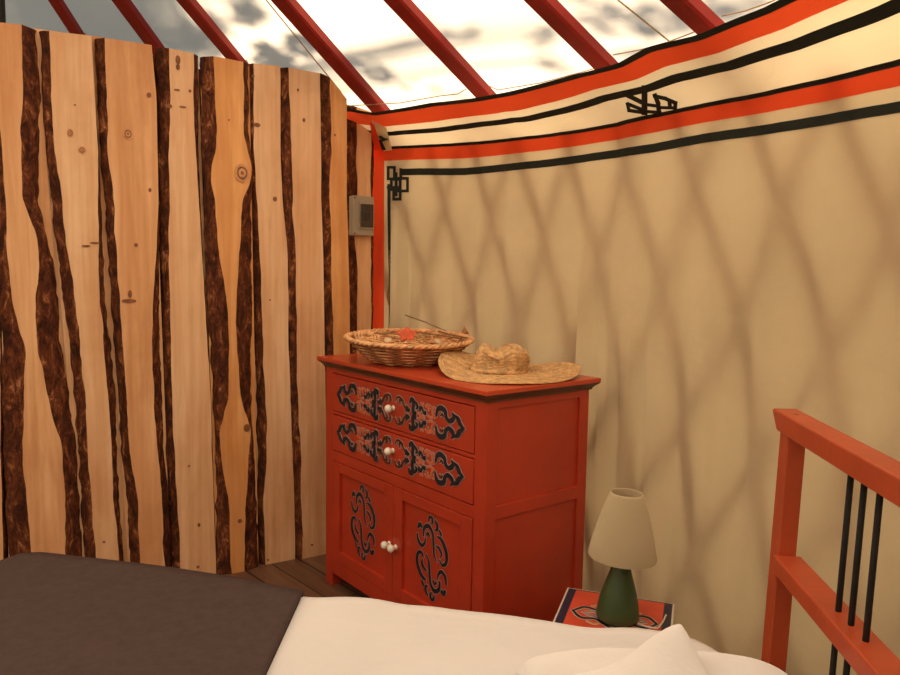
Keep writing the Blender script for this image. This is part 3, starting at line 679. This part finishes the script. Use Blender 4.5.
def drawer_ornament(parent, zc, yb_):
    S = []
    for fx in (1, -1):
        for fy in (1, -1):
            def A(pts): return [(fx * a, fy * b) for a, b in pts]
            S.append((A(smp(.060, .027, .021, .4)), [.006, .011, .013, .012, .010, .011, .012, .006], br_))
            S.append((A([(.075, .006), (.085, .012), (.080, .020)]), [.006, .009, .005], bk_))
            S.append((A([(.128, .048), (.140, .040), (.146, .030), (.138, .024)]), [.006, .012, .011, .005], bk_))
            S.append((A([(.192, .040), (.202, .046), (.212, .040), (.206, .032)]), [.004, .007, .007, .003], og_))
            S.append((A([(.236, .044), (.246, .038), (.240, .030)]), [.004, .007, .004], og_))
            S.append((A([(.275, .022), (.285, .028), (.292, .020)]), [.005, .009, .004], br_))
            S.append((A([(.012, .030), (.022, .046), (.042, .048), (.05, .040)]), [.004, .008, .007, .003], br_))
            S.append((A(smp(.118, .027, .023, -.3)), [.008, .017, .020, .018, .016, .017, .018, .009], bk_))
            S.append((A([(.100, .014), (.090, .008), (.092, .020)]), [.008, .010, .005], bk_))
            S.append((A(smp(.176, .022, .015, .5)), [.006, .011, .013, .012, .010, .012, .013, .007], bk_))
            S.append((A([(.150, .010), (.165, .004), (.185, .004)]), [.003, .005, .003], og_))
            S.append((A([(.165, .046), (.172, .040), (.178, .047)]), [.004, .006, .004], og_))
            S.append((A(smp(.226, .026, .020, .1)), [.003, .006, .007, .007, .006, .007, .007, .003], og_))
            S.append((A([(.205, .010), (.225, .006), (.245, .012)]), [.003, .005, .003], og_))
            S.append((A([(.252, .018), (.260, .040), (.280, .048), (.300, .040), (.306, .022), (.322, .012), (.340, .020), (.346, .032), (.338, .040)]),
                      [.008, .015, .018, .018, .015, .015, .018, .014, .008], bk_))
            S.append((A([(.262, .050), (.275, .053), (.285, .050)]), [.005, .008, .004], bk_))
            S.append((A([(.352, .034), (.368, .026), (.378, .012), (.398, .000)]), [.008, .017, .018, .006], bk_))
    def to3(p, h): return (DW / 2 + p[0], yb_ - h, zc + p[1])
    ornament('scroll_ornament', S, [M['orn_pale'], M['orn_black'], M['orn_brown'], M['orn_orange']], to3, parent)
def smp(cx, cy, s, ang): return scroll(cx, cy, s, ang)
for (za, zb, zc) in ((.744, .895, .818), (.580, .727, .662)):
    d_ = MB().box(X0 + .058, X1 - .058, Yf - .002, Yf + .026, za + .001, zb - .001).build('drawer', M['red'], dr, bevel=.0025)
    drawer_ornament(d_, zc, Yf - .0025); knob(d_, DW / 2 - .004, zc + .003, Yf - .003)
VHALF = [([(-.55, .46), (-.50, .66), (-.22, .76), (.04, .62), (.12, .32), (.16, .12), (.32, -.03)], [.008, .014, .015, .013, .012, .010, .005]),
         ([(.34, .60), (.62, .56), (.90, .34), (.92, .08), (.68, -.03), (.52, .06)], [.006, .016, .017, .014, .011, .005]),
         ([(.30, .36), (.46, .34), (.62, .24), (.58, .14)], [.005, .012, .011, .005]),
         ([(-.95, .44), (-.88, .28), (-.66, .20), (-.48, .28), (-.40, .42)], [.007, .014, .014, .010, .005]),
         ([(-.90, .62), (-.78, .70), (-.66, .66)], [.010, .018, .009]),
         ([(-.34, .52), (-.24, .58), (-.14, .52)], [.006, .010, .006]),
         ([(-.22, .88), (-.16, .98), (-.02, 1.0), (.04, .90), (-.04, .84)], [.006, .010, .011, .009, .004]),
         ([(.20, .96), (.34, .88), (.32, .76), (.20, .74)], [.007, .013, .011, .004]),
         ([(.46, .78), (.56, .72), (.60, .66)], [.006, .011, .006])]
VINE = VHALF + [([(-a, -b) for a, b in p], w) for p, w in VHALF]
for side, (xa, xb, hx) in enumerate(((X0 + .058, DW / 2 - .001, .78 + .028), (DW / 2 + .001, X1 - .058, .2))):
    ft = .055; za, zb = .120, .534; y0, y1 = Yf - .002, Yf + .020
    dm = MB(); dm.box(xa, xa + ft, y0, y1, za, zb); dm.box(xb - ft, xb, y0, y1, za, zb); dm.box(xa + ft, xb - ft, y0, y1, zb - .038, zb); dm.box(xa + ft, xb - ft, y0, y1, za, za + .045)
    door = dm.build('door', M['red'], dr, bevel=.002)
    MB().box(xa + ft - .01, xb - ft + .01, y0 + .012, y0 + .016, za + .03, zb - .03).build('door_panel', M['red'], door)
    xc = (xa + xb) / 2; zc = (za + zb) / 2 + .006
    def to3(p, h, xc=xc, zc=zc, y0=y0): return (xc + p[0] * .085, y0 + .0115 - h, zc + p[1] * .145)
    mb_ = MB()
    def to3m(p, h, xc=xc, zc=zc, y0=y0): return (xc + p[0], y0 + .0115 - h, zc + p[1])
    S = [([(a * .088, b * .143) for a, b in pts], [w * .92 for w in ws], 1) for pts, ws in VINE]
    ornament('vine_ornament', S, [M['orn_dim'], M['orn_black']], to3m, door)
    knob(door, (xb - .020) if side == 0 else (xa + .020), .312, y0 - .001)

# ------------------------------------------------------------------ wicker basket on the dresser
bx, by = -.160, 2.885
bs = empty('wicker_basket', (bx, by, DH + .006), 0, 'round shallow woven wicker basket on the left of the dresser top', 'basket'); bs.rotation_euler = (math.radians(2.5), 0, .3)
wv = MB(); NS = 26
def wall_r(h): return .140 + .098 * (h / .084) ** .8
for k in range(13):
    h = .006 + .077 * k / 12; ptsw = []
    for i in range(NS * 6):
        a = 2 * math.pi * i / (NS * 6); rr = wall_r(h) + .0055 * math.sin(a * NS / 2 + math.pi * k) + .002 * vnoise(i * .3, k)
        ptsw.append((rr * math.cos(a), rr * math.sin(a), h + .0012 * vnoise(i * .4, k + 9)))
    wv.tube(ptsw, .0038, 6, closed=True, mi=k % 2)
for i in range(NS):
    a = 2 * math.pi * i / NS; wv.tube([(wall_r(h) * math.cos(a), wall_r(h) * math.sin(a), h) for h in np.linspace(.002, .086, 6)], .0032, 6)
wv.build('woven_side', [M['wicker'], M['wicker_d']], bs, smooth=True)
MB().lathe([(0, .002), (.140, .002), (.143, .008), (.14, .012), (0, .012)], 40).build('base', M['wicker_d'], bs)
MB().lathe([(wall_r(h) - .003, h) for h in np.linspace(.006, .084, 6)], 60).build('inner_lining', M['wicker_d'], bs, smooth=True)
rm = MB()
for j in range(3):
    rm.tube([((.243 + .008 * math.cos(a * 21 + j * 2.094)) * math.cos(a), (.243 + .008 * math.cos(a * 21 + j * 2.094)) * math.sin(a), .089 + .004 * math.sin(a * 21 + j * 2.094)) for a in np.linspace(0, 2 * math.pi, 253)[:-1]], .0058, 6, closed=True, mi=j % 2)
rm.build('braided_rim', [M['wicker'], M['wicker']], bs, smooth=True)
tf = MB()
for k in range(5):
    a = .12 + .03 * k; tf.tube([(.235 * math.cos(a), .235 * math.sin(a), .090), (.255 * math.cos(a + .02), .255 * math.sin(a + .02), .102 + .004 * k), (.262 * math.cos(a + .06), .262 * math.sin(a + .06), .098 + .006 * k)], .003, 5)
tf.build('rim_tuft', M['wicker_d'], bs)
# a bed of dried bark strips fills the basket: each thing in it stands on that
fl_ = MB(); rnd.seed(3)
for k in range(70):
    a, r = rnd.uniform(0, 6.28), .2 * math.sqrt(rnd.random()); q = rnd.uniform(0, 3.14); l = rnd.uniform(.03, .055)
    x, y, z = r * math.cos(a) * .9, r * math.sin(a) * .9, .072 + rnd.uniform(0, .016)
    fl_.tube([(x - l * math.cos(q), y - l * math.sin(q), z), (x, y, z + rnd.uniform(0, .008)), (x + l * math.cos(q), y + l * math.sin(q), z)], .0032, 5, mi=k % 2)
fl_.lathe([(0, .072), (.12, .070), (.21, .062)], 24, mi=1)
fb_ = fl_.build('dried_filling', [M['straw'], M['wicker']], None, smooth=True); fb_.location = (bx, by, DH + .004); fb_.rotation_euler = (math.radians(2.5), 0, .3)
tag(fb_, 'tangle of dried strips filling the wicker basket', 'dried filling', kind='stuff')
# starfish
st = MB(); ctr = (0, 0, .016); V_ = [ctr]; n5 = 10
for k in range(n5):
    a = math.pi / 2 + k * math.pi / 5; r = .070 if k % 2 == 0 else .028; V_.append((r * math.cos(a), r * math.sin(a), .004 if k % 2 == 0 else .005))
V_.append((0, 0, -.004)); F_ = [(0, 1 + k, 1 + (k + 1) % n5) for k in range(n5)] + [(11, 1 + (k + 1) % n5, 1 + k) for k in range(n5)]
so_ = MB().add(V_, F_).build('starfish', M['star'], None, smooth=False, sub=2, bevel=0)
so_.location = (-.165, 2.83, DH + .110); so_.rotation_euler = (math.radians(42), 0, math.radians(6)); tag(so_, 'orange-red starfish propped up in the middle of the wicker basket', 'starfish')
# woven ring and twigs, shells
rg = MB()
for j in range(3): rg.tube([((.045 - j * .012) * math.cos(a), (.045 - j * .012) * math.sin(a), .003 * math.sin(a * 9 + j)) for a in np.linspace(0, 2 * math.pi, 60)[:-1]], .005, 6, closed=True)
ro = rg.build('woven_coaster', M['wicker'], None, smooth=True); ro.location = (-.325, 2.88, DH + .098); ro.rotation_euler = (.35, .1, 0); tag(ro, 'small coiled straw coaster at the left end of the wicker basket', 'coaster')
rg = MB(); rg.lathe([(0, .012), (.008, .011), (.015, .006), (.018, 0), (0, -.002)], 20, fn=lambda x, y, z, q: (x * (1 + .08 * math.cos(q * 11)), y * (1 + .08 * math.cos(q * 11)), z))
for i, (x, y, lb) in enumerate(((-.235, 2.80, 'pale seashell lying left of the starfish in the basket'), (-.045, 2.775, 'pale seashell lying right of the starfish near the front rim of the basket'))):
    if i == 0: s0 = rg.build('seashell', M['shell'], None, smooth=True)
    else: s0 = s0.copy(); scene.collection.objects.link(s0)
    s0.location = (x, y, DH + .089); s0.rotation_euler = (.5, .1 * i, i); tag(s0, lb, 'seashell', 'seashells in the wicker basket')
tw = [((405, 315, 2.95), (425, 322, 2.93), (446, 331, 2.90), 'long thin dry twig sticking up behind the basket rim', .0030),
      ((421, 333, 2.86), (440, 335, 2.84), (462, 339, 2.83), 'short dry twig lying on the right half of the basket', .0036),
      ((438, 331, 2.93), (452, 335, 2.91), (468, 338, 2.90), 'dry twig resting on the far right rim of the basket', .0036),
      ((374, 333, 2.84), (385, 334, 2.84), (394, 332, 2.84), 'small dark twig left of the starfish', .0034)]
for a, b, c, lb, r in tw:
    P = []
    for x, y, Y in (a, b, c):
        d = ray(x, y); P.append(CAM + d * (Y / d[1]))
    tag(MB().tube(P, [r, r * .9, r * .6], 6).build('twig', M['twig'], None, smooth=True), lb, 'twig', 'dry twigs in the wicker basket')

# ------------------------------------------------------------------ straw hat
hat = empty('straw_hat', (.205, 2.585, DH), 0, 'floppy straw sun hat with crumpled crown on the right of the dresser top', 'hat')
hc = (-.030, .02)
def brim(r, q):
    f = (r - .09) / .165
    wz = .006 + f * (.010 + .010 * math.sin(q * 2 + 2.4) + .010 * math.sin(3 * q + .5)) + .0015 * math.sin(r * 2 * math.pi / .0125)
    if math.sin(q) < 0: wz -= f * .012 * -math.sin(q)
    else: wz += f * .016 * math.sin(q) * (1 + .5 * math.cos(q * 2.5))
    wz += f * .022 * max(0, math.cos(q - 3.0)) ** 3
    return max(wz, .0025)
def hat_fn(x, y, z, q):
    r = math.hypot(x, y); f = max(0, (r - .085) / .165)
    ox, oy = hc[0] * (1 - f), hc[1] * (1 - f)
    e = 1 + .03 * math.sin(q * 3 + 1) * f
    return (x * e + ox, y * e + oy, brim(r, q) if z < .001 else z)
MB().lathe([(.078 + .0025 * k, 0) for k in range(70)], 110, fn=hat_fn).build('brim', M['straw'], hat, smooth=True, solid=.003)
def crown_fn(x, y, z, q):
    r = math.hypot(x, y); k = z / .10
    dent = .022 * math.exp(-((q - 4.4) / .55) ** 2) * math.sin(min(1, k * 1.2) * math.pi) if z > .01 else 0
    rr = r * (1.08 + .20 * fbm(q * 1.2 + 2, z * 16, 5)) - dent + .0016 * math.sin(z * 2 * math.pi / .012)
    zz = z * .80 + (.045 * fbm(x * 20 + 3, y * 20, 1) + .012 + .016 * x / .08 * -0.2 + .0012 * math.sin(r * 2 * math.pi / .012) - .022 * math.exp(-((x + .03) ** 2) / .0007)) * min(1, k * 1.3)
    return (rr * math.cos(q) + hc[0] * 1.0 + .02 * k, rr * math.sin(q) + hc[1], zz)
prof = [(.090, .004), (.088, .012), (.086, .03), (.085, .045), (.083, .058), (.080, .070), (.075, .080), (.066, .088), (.054, .092), (.040, .092), (.026, .089), (.012, .087), (.001, .086)]
fine = []
for (a, b), (c, d) in zip(prof[:-1], prof[1:]):
    for k in range(4): fine.append((a + (c - a) * k / 4, b + (d - b) * k / 4))
fine.append(prof[-1])
MB().lathe(fine, 100, fn=crown_fn).build('crown', M['straw'], hat, smooth=True, solid=.002)
MB().tube([((.094 + .006 * vnoise(a * 2, 1)) * math.cos(a) + hc[0], (.094 + .006 * vnoise(a * 2, 1)) * math.sin(a) + hc[1], .014 + .006 * vnoise(a * 2.5, 3)) for a in np.linspace(0, 2 * math.pi, 61)[:-1]], .008, 8, closed=True).build('hat_band', M['straw'], hat, smooth=True)

# ------------------------------------------------------------------ bedside table
nz_ = .325; BL = on_z(567.5, 587.2, nz_); ny = -.327
ns = empty('bedside_table', (BL[0], BL[1], 0), ny, 'small red bedside table with a navy bordered painted top beneath the lamp', 'bedside table')
nw, nd = .326, .40
MB().box(0, nw, -nd, 0, nz_ - .018, nz_).build('top', M['ns_white'], ns, bevel=.002)
MB().box(.006, nw - .006, -nd + .006, -.006, nz_ - .002, nz_ + .0006).build('top_border', M['ns_blue'], ns)
MB().box(.030, nw - .030, -nd + .030, -.013, nz_ - .002, nz_ + .0012).build('top_field', M['ns_red'], ns)
S = []
cxn, cyn = nw / 2, -.16
for fx in (1, -1):
    S += [([(cxn + fx * .12, cyn), (cxn + fx * .09, cyn + .035), (cxn + fx * .05, cyn + .03), (cxn + fx * .02, cyn + .055), (cxn, cyn + .075)], [.004, .007, .006, .006, .004], 1),
          ([(cxn + fx * .12, cyn), (cxn + fx * .09, cyn - .035), (cxn + fx * .05, cyn - .03), (cxn + fx * .02, cyn - .055), (cxn, cyn - .075)], [.004, .007, .006, .006, .004], 1),
          ([(cxn + fx * .09, cyn), (cxn + fx * .06, cyn + .014), (cxn + fx * .03, cyn)], [.003, .006, .003], 2),
          ([(cxn + fx * .09, cyn), (cxn + fx * .06, cyn - .014), (cxn + fx * .03, cyn)], [.003, .006, .003], 2),
          ([(cxn + fx * .07, cyn + .052), (cxn + fx * .05, cyn + .062), (cxn + fx * .035, cyn + .052)], [.002, .003, .002], 3),
          ([(cxn + fx * .07, cyn - .052), (cxn + fx * .05, cyn - .062), (cxn + fx * .035, cyn - .052)], [.002, .003, .002], 3)]
S = [(p_, [w * 1.7 for w in w_], c_) for p_, w_, c_ in S]
ornament('lotus_ornament', S, [M['ns_white'], M['orn_black'], M['orn_dim'], M['ns_gold']], lambda p, h: (p[0], p[1], nz_ + .0014 + h * .5), ns)
cb = MB(); cb.box(.018, nw - .018, -nd + .018, -.015, .06, nz_ - .018); cb.build('body', M['red'], ns, bevel=.002)
dd_ = MB().box(.035, nw - .035, -nd + .008, -nd + .019, .085, nz_ - .04).build('door', M['red'], ns, bevel=.002)
kk = MB().lathe(KNOB, 16).build('knob', M['white_knob'], dd_, smooth=True); kk.matrix_local = Matrix.Translation((nw - .06, -nd + .008, .2)) @ Matrix.Rotation(math.pi / 2, 4, 'X')
for x in (.02, nw - .055):
    for y in (-nd + .02, -.052): MB().box(x, x + .035, y, y + .035, 0, .06).build('leg', M['red'], ns, bevel=.002)

# ------------------------------------------------------------------ lamp
lp = on_z(617, 619, nz_ + .002)
lamp = empty('table_lamp', (lp[0], lp[1], nz_ + .0015), 0, 'table lamp with green cone base and cream cloth shade on the bedside table', 'lamp'); lamp.rotation_euler = (0, math.radians(2.2), 0)
MB().lathe([(0, 0), (.050, 0), (.058, .004), (.061, .013), (.060, .028), (.055, .060), (.047, .090), (.038, .120), (.030, .145), (.026, .165), (.024, .180), (.018, .186), (0, .186)], 48).build('base', M['green'], lamp, smooth=True)
MB().lathe([(.009, .184), (.009, .215), (.015, .217), (.015, .255), (0, .255)], 16).build('bulb_holder', M['ns_white'], lamp, smooth=True)
sp = MB(); 
for k in range(3):
    a = k * 2.094; sp.tube([(.012 * math.cos(a), .012 * math.sin(a), .225), (.045 * math.cos(a), .045 * math.sin(a), .355)], .0015, 5)
sp.build('shade_frame', M['breaker'], lamp)
MB().lathe([(.096, .188), (.0965, .191), (.085, .245), (.066, .315), (.0475, .368), (.0440, .374), (.0425, .372), (.060, .320), (.083, .245), (.0935, .192), (.096, .188)], 56).build('lamp_shade', M['shade'], lamp, smooth=True)
cpt = [(.05, -.03, .006), (.075, -.05, .006), (.10, -.055, .006), (.115, -.035, .006), (.13, -.01, .006), (.15, .03, .006)]
MB().tube([tuple(p) for p in smooth_pts(cpt)], .003, 6).build('power_cord', M['ns_white'], lamp, smooth=True)

# ------------------------------------------------------------------ bed
ZB = .50
phi = -.10
A = on_z(774.7, 408, 1.015)
bed = empty('bed', (A[0], A[1], 0), phi, 'orange-red wooden bed frame with black rods in the headboard', 'bed')
H = 1.015; BW = 1.42      # local x: towards the head, local y: towards the far side
lean = math.radians(1.4)
def hb(x, y, z): return (x + (z - H) * math.tan(lean), y, z)
def hbox(name, x0, x1, y0, y1, z0, z1, parent=bed, mat='bed_orange', tri=None):
    mb_ = MB().box(x0, x1, y0, y1, z0, z1); mb_.v = [hb(*v) for v in mb_.v]; return mb_.build(name, M[mat], parent, bevel=.004)
# top rail with pointed ends
poly = [(0.0, H), (.0, H - .008), (-.036, H - .045), (-BW + .036, H - .045), (-BW, H - .008), (-BW, H)]
tr = MB().prism(poly, -.005, .050, axis=0); tr.v = [hb(*v) for v in tr.v]; trail = tr.build('top_rail', M['bed_orange'], bed, bevel=.004)
for yy in (-.075, -BW + .075):
    MB().lathe([(0, .0006), (.006, .0006), (.006, -.001)], 12).build('plug', M['screw'], trail).location = (.022, yy, H)
for y0 in (-.090, -BW + .040): hbox('post', .002, .043, y0, y0 + .050, 0, H - .044)
hbox('middle_rail', -.008, .052, -BW + .09, -.090, .662, .700)
hbox('lower_rail', .004, .041, -BW + .09, -.090, .30, .38)
Yp = Matrix.Rotation(phi, 3, 'Z')
yrods = []
for px_ in (852, 865.5, 881):
    best = min(np.arange(-.9, -.05, .002), key=lambda v: abs(proj(np.array(A * [1, 1, 0]) + np.array((Yp @ Vector((.022, v, 0)))) + [0, 0, H - .05])[0] - px_)); yrods.append(float(best))
grp = [y - 0.0 for y in yrods]; more = [-BW - y for y in yrods]
for y in grp + more:
    MB().tube([hb(.022, y, H - .05), hb(.022, y, .695)], .0056, 10).build('rod', M['black_rod'], bed, smooth=True)['label'] = 'black rod'
    MB().tube([hb(.022, y, .665), hb(.022, y, .37)], .0056, 10).build('rod', M['black_rod'], bed, smooth=True)['label'] = 'black rod'
LB = 2.02
for y0 in (-.085, -BW + .045): MB().box(-LB, .0, y0, y0 + .035, .22, .34).build('side_rail', M['bed_orange'], bed, bevel=.003)
for y0 in (-.09, -BW + .04): MB().box(-LB - .04, -LB + .005, y0, y0 + .05, 0, .42).build('leg', M['bed_orange'], bed, bevel=.003)
MB().box(-LB - .03, -LB, -BW + .08, -.08, .22, .36).build('foot_rail', M['bed_orange'], bed, bevel=.003)
MB().box(-LB + .01, -.02, -BW + .10, -.14, .30, .46).build('mattress', M['mattress'], bed, bevel=.03)

# duvet and blanket: the far hem follows the slightly crooked edge of the bedding
def edge(pts, z): return [on_z(x, y, z) for x, y in pts]
E_ALL = [(-90, 588), (-40, 578), (8, 562), (20, 557), (40, 556), (100, 562), (165, 570), (235, 581), (288, 592), (302, 595), (340, 596.5), (380, 600), (420, 607), (450, 612), (520, 619), (580, 624.5), (640, 629), (700, 638), (736, 647), (762, 661), (779, 676), (800, 700)]
far = edge(E_ALL, ZB); FX = [p[0] for p in far]; FY = [p[1] for p in far]
def far_y(x): return float(np.interp(x, FX, FY))
HX = -Yp.col[1]; 
def drape(name, xa, xb, mat, ztop, nx, hang=.16, width=1.22, skew=0.0, amp=.010, seed=0, xmax=None, thick=.012):
    rows_ = []
    for i in range(nx + 1):
        row = []; xe = xa + (xb - xa) * i / nx
        yf = far_y(xe)
        prof = [(-.0, -hang), (.002, -hang * .6), (.004, -.06), (.008, -.028)] + [(.008 + .032 * math.sin(k * math.pi / 10), -.028 + .028 * (1 - math.cos(k * math.pi / 10))) for k in range(1, 6)]
        for k in range(1, 31): prof.append((.04 + (width - .08) * k / 30, 0))
        prof += [(width - .01, -.02), (width, -.06), (width, -hang)]
        for dist, dz in prof:
            dd = dist - .04
            x = xe + HX[0] * dd * 1.0 + skew * dd; y = yf + HX[1] * dd
            b = amp * fbm(x * 3.2 + seed, y * 3.2, seed) + amp * .7 * vnoise(x * 9 + seed, y * 2.5, seed + 2)
            if dz < -.001: b *= .4
            if xb > .6: b -= .10 * max(0, (xe - .50) / .22) ** 2
            ox = .006 * math.sin(x * 26 + seed) * (1 if dz < -.03 else 0)
            row.append((x, y + ox, ztop + dz + b))
        rows_.append(row)
    return MB().grid(rows_).build(name, M[mat], None, smooth=True, solid=thick)
bnd = on_z(302, 597, ZB)[0]
duv = drape('duvet', bnd - .06, .72, 'sheet', ZB - .008, 90, amp=.012, seed=4, skew=.0)
tag(duv, 'white cotton duvet covering the head half of the bed', 'duvet')
blk = drape('blanket', -1.24, bnd + .0, 'blanket', ZB + .006, 70, hang=.22, amp=.003, seed=9, skew=.1, thick=.01)
tag(blk, 'dark grey blanket spread over the foot half of the bed', 'blanket')

def pillow(name, c, sx, sy, th, rot, lb, seed, pw=2.6, peak=0.0):
    nu, nv = 40, 30; vs = []
    def P(u, v, s):
        ax, ay = abs(u), abs(v); e = max(0, (1 - ax ** pw)) ** .5 * max(0, (1 - ay ** pw)) ** .5
        pinch = 1 - .07 * (1 - ay ** 2) * ax ** 4 ; pinch2 = 1 - .07 * (1 - ax ** 2) * ay ** 4
        w = .010 * fbm(u * 2.2 + seed, v * 2.2, seed) * (e > .01)
        return (u * sx * pinch, v * sy * pinch2, s * th * e + w - (.05 * (u * v) ** 4 if not peak else 0) + peak * math.exp(-(((1 - u) * sx) ** 2 + ((1 - v) * sy) ** 2) / .016))
    m_ = MB(); r1 = [[P(-1 + 2 * i / nu, -1 + 2 * j / nv, 1) for i in range(nu + 1)] for j in range(nv + 1)]
    r2 = [[P(-1 + 2 * i / nu, -1 + 2 * j / nv, -.75) for i in range(nu + 1)] for j in range(nv + 1)]
    m_.grid(r1); m_.grid(r2, flip=True); o = m_.build(name, M['pillow'], None, smooth=True)
    w = o.modifiers.new('weld', 'WELD'); w.merge_threshold = .0008
    o.location = c; o.rotation_euler = rot; tag(o, lb, 'pillow', 'white pillows'); return o
pillow('pillow', (.385, 1.205, .550), .27, .23, .062, (0, math.radians(-3), phi - .02), 'white pillow lying flat on the duvet, tip pointing left', 2)
pillow('pillow', (.235, 1.060, .574), .28, .205, .06, (math.radians(2), math.radians(-2), .29), 'white pillow on top with its corner peaking up in front of the lamp', 5, peak=.075)

# dark post behind the partition at the left edge
P_ = on_plane(-1, 10, PA - PN * .35, PN); ps = empty('support_post', (P_[0], P_[1], 0), 0, 'dark upright post behind the leftmost board', 'post')
MB().lathe([(0, 0), (.022, 0), (.022, 2.62), (0, 2.62)], 20).build('shaft', M['post'], ps, smooth=False)
MB().lathe([(0, 0), (.05, 0), (.05, .02), (.023, .03)], 20).build('foot', M['post'], ps)

# ------------------------------------------------------------------ tree outside whose leaves shade the roof
rnd.seed(11); tree = empty('tree', (-3.2, 6.8, -.05), 0, 'leafy tree outside whose shadow falls on the roof canvas', 'tree')
TO = np.array([-3.2, 6.8, -.05]); lm = MB(); bm_ = MB()
def roof_hit(x, y):
    d = ray(x, y)
    for s in np.linspace(.8, 9, 1600):
        P = CAM + d * s
        if P[2] > roof_z(math.hypot(P[0] - CX, P[1] - CY)) + .04: return P
    return CAM + d * 5
def leaves(x, y, n_, spread, dist, size=.05):
    P = roof_hit(x, y) + SUN * dist - TO
    for _ in range(n_):
        q = P + np.array([rnd.gauss(0, spread), rnd.gauss(0, spread), rnd.gauss(0, spread * .6)])
        a = Vector((rnd.gauss(0, 1), rnd.gauss(0, 1), rnd.gauss(0, .6))).normalized(); b = a.cross(Vector((rnd.gauss(0, 1), rnd.gauss(0, 1), rnd.gauss(0, 1)))).normalized()
        s = size * rnd.uniform(.7, 1.4); v = Vector(q)
        lm.add([v - a * s, v - a * s * .2 + b * s * .4, v + a * s, v - a * s * .2 - b * s * .4], [(0, 1, 2, 3)])
    return P
cl = [(20, 10, 420, .16, 1.3), (70, 5, 380, .15, 1.3), (120, 25, 360, .14, 1.3), (150, 10, 60, .10, 1.2), (40, -40, 380, .2, 1.5), (120, -40, 380, .18, 1.5), (90, 40, 300, .12, 1.3), (190, 45, 120, .07, 1.0), (215, 30, 40, .06, 1.0),
      (250, 10, 40, .05, .7), (270, 55, 60, .045, .6), (300, 45, 34, .04, .6), (285, 62, 34, .04, .6), (370, 70, 13, .05, .8), (400, 85, 12, .05, .8), (430, 40, 9, .06, .9), (470, 30, 5, .06, .9), (460, 95, 6, .05, .9),
      (545, 40, 8, .06, .9), (560, 60, 7, .05, .9), (630, 20, 22, .08, .9), (650, 30, 20, .08, .9), (590, 5, 9, .06, .9), (740, 5, 34, .07, .9), (640, 50, 12, .05, .9), (680, 10, 12, .05, .9)]
hub = Vector((0, 0, 3.2))
for c in cl:
    P = Vector(leaves(*c)); mid = hub.lerp(P, .5) + Vector((0, 0, .5))
    bm_.tube([hub, mid, P], [.03, .018, .006], 6)
bm_.tube([(0, 0, 0), (.05, 0, 1.6), (0, 0, 3.2)], [.16, .12, .08], 10)
bm_.build('trunk', M['trunk'], tree, smooth=True); lm.build('foliage', M['leaf'], tree, recalc=False)
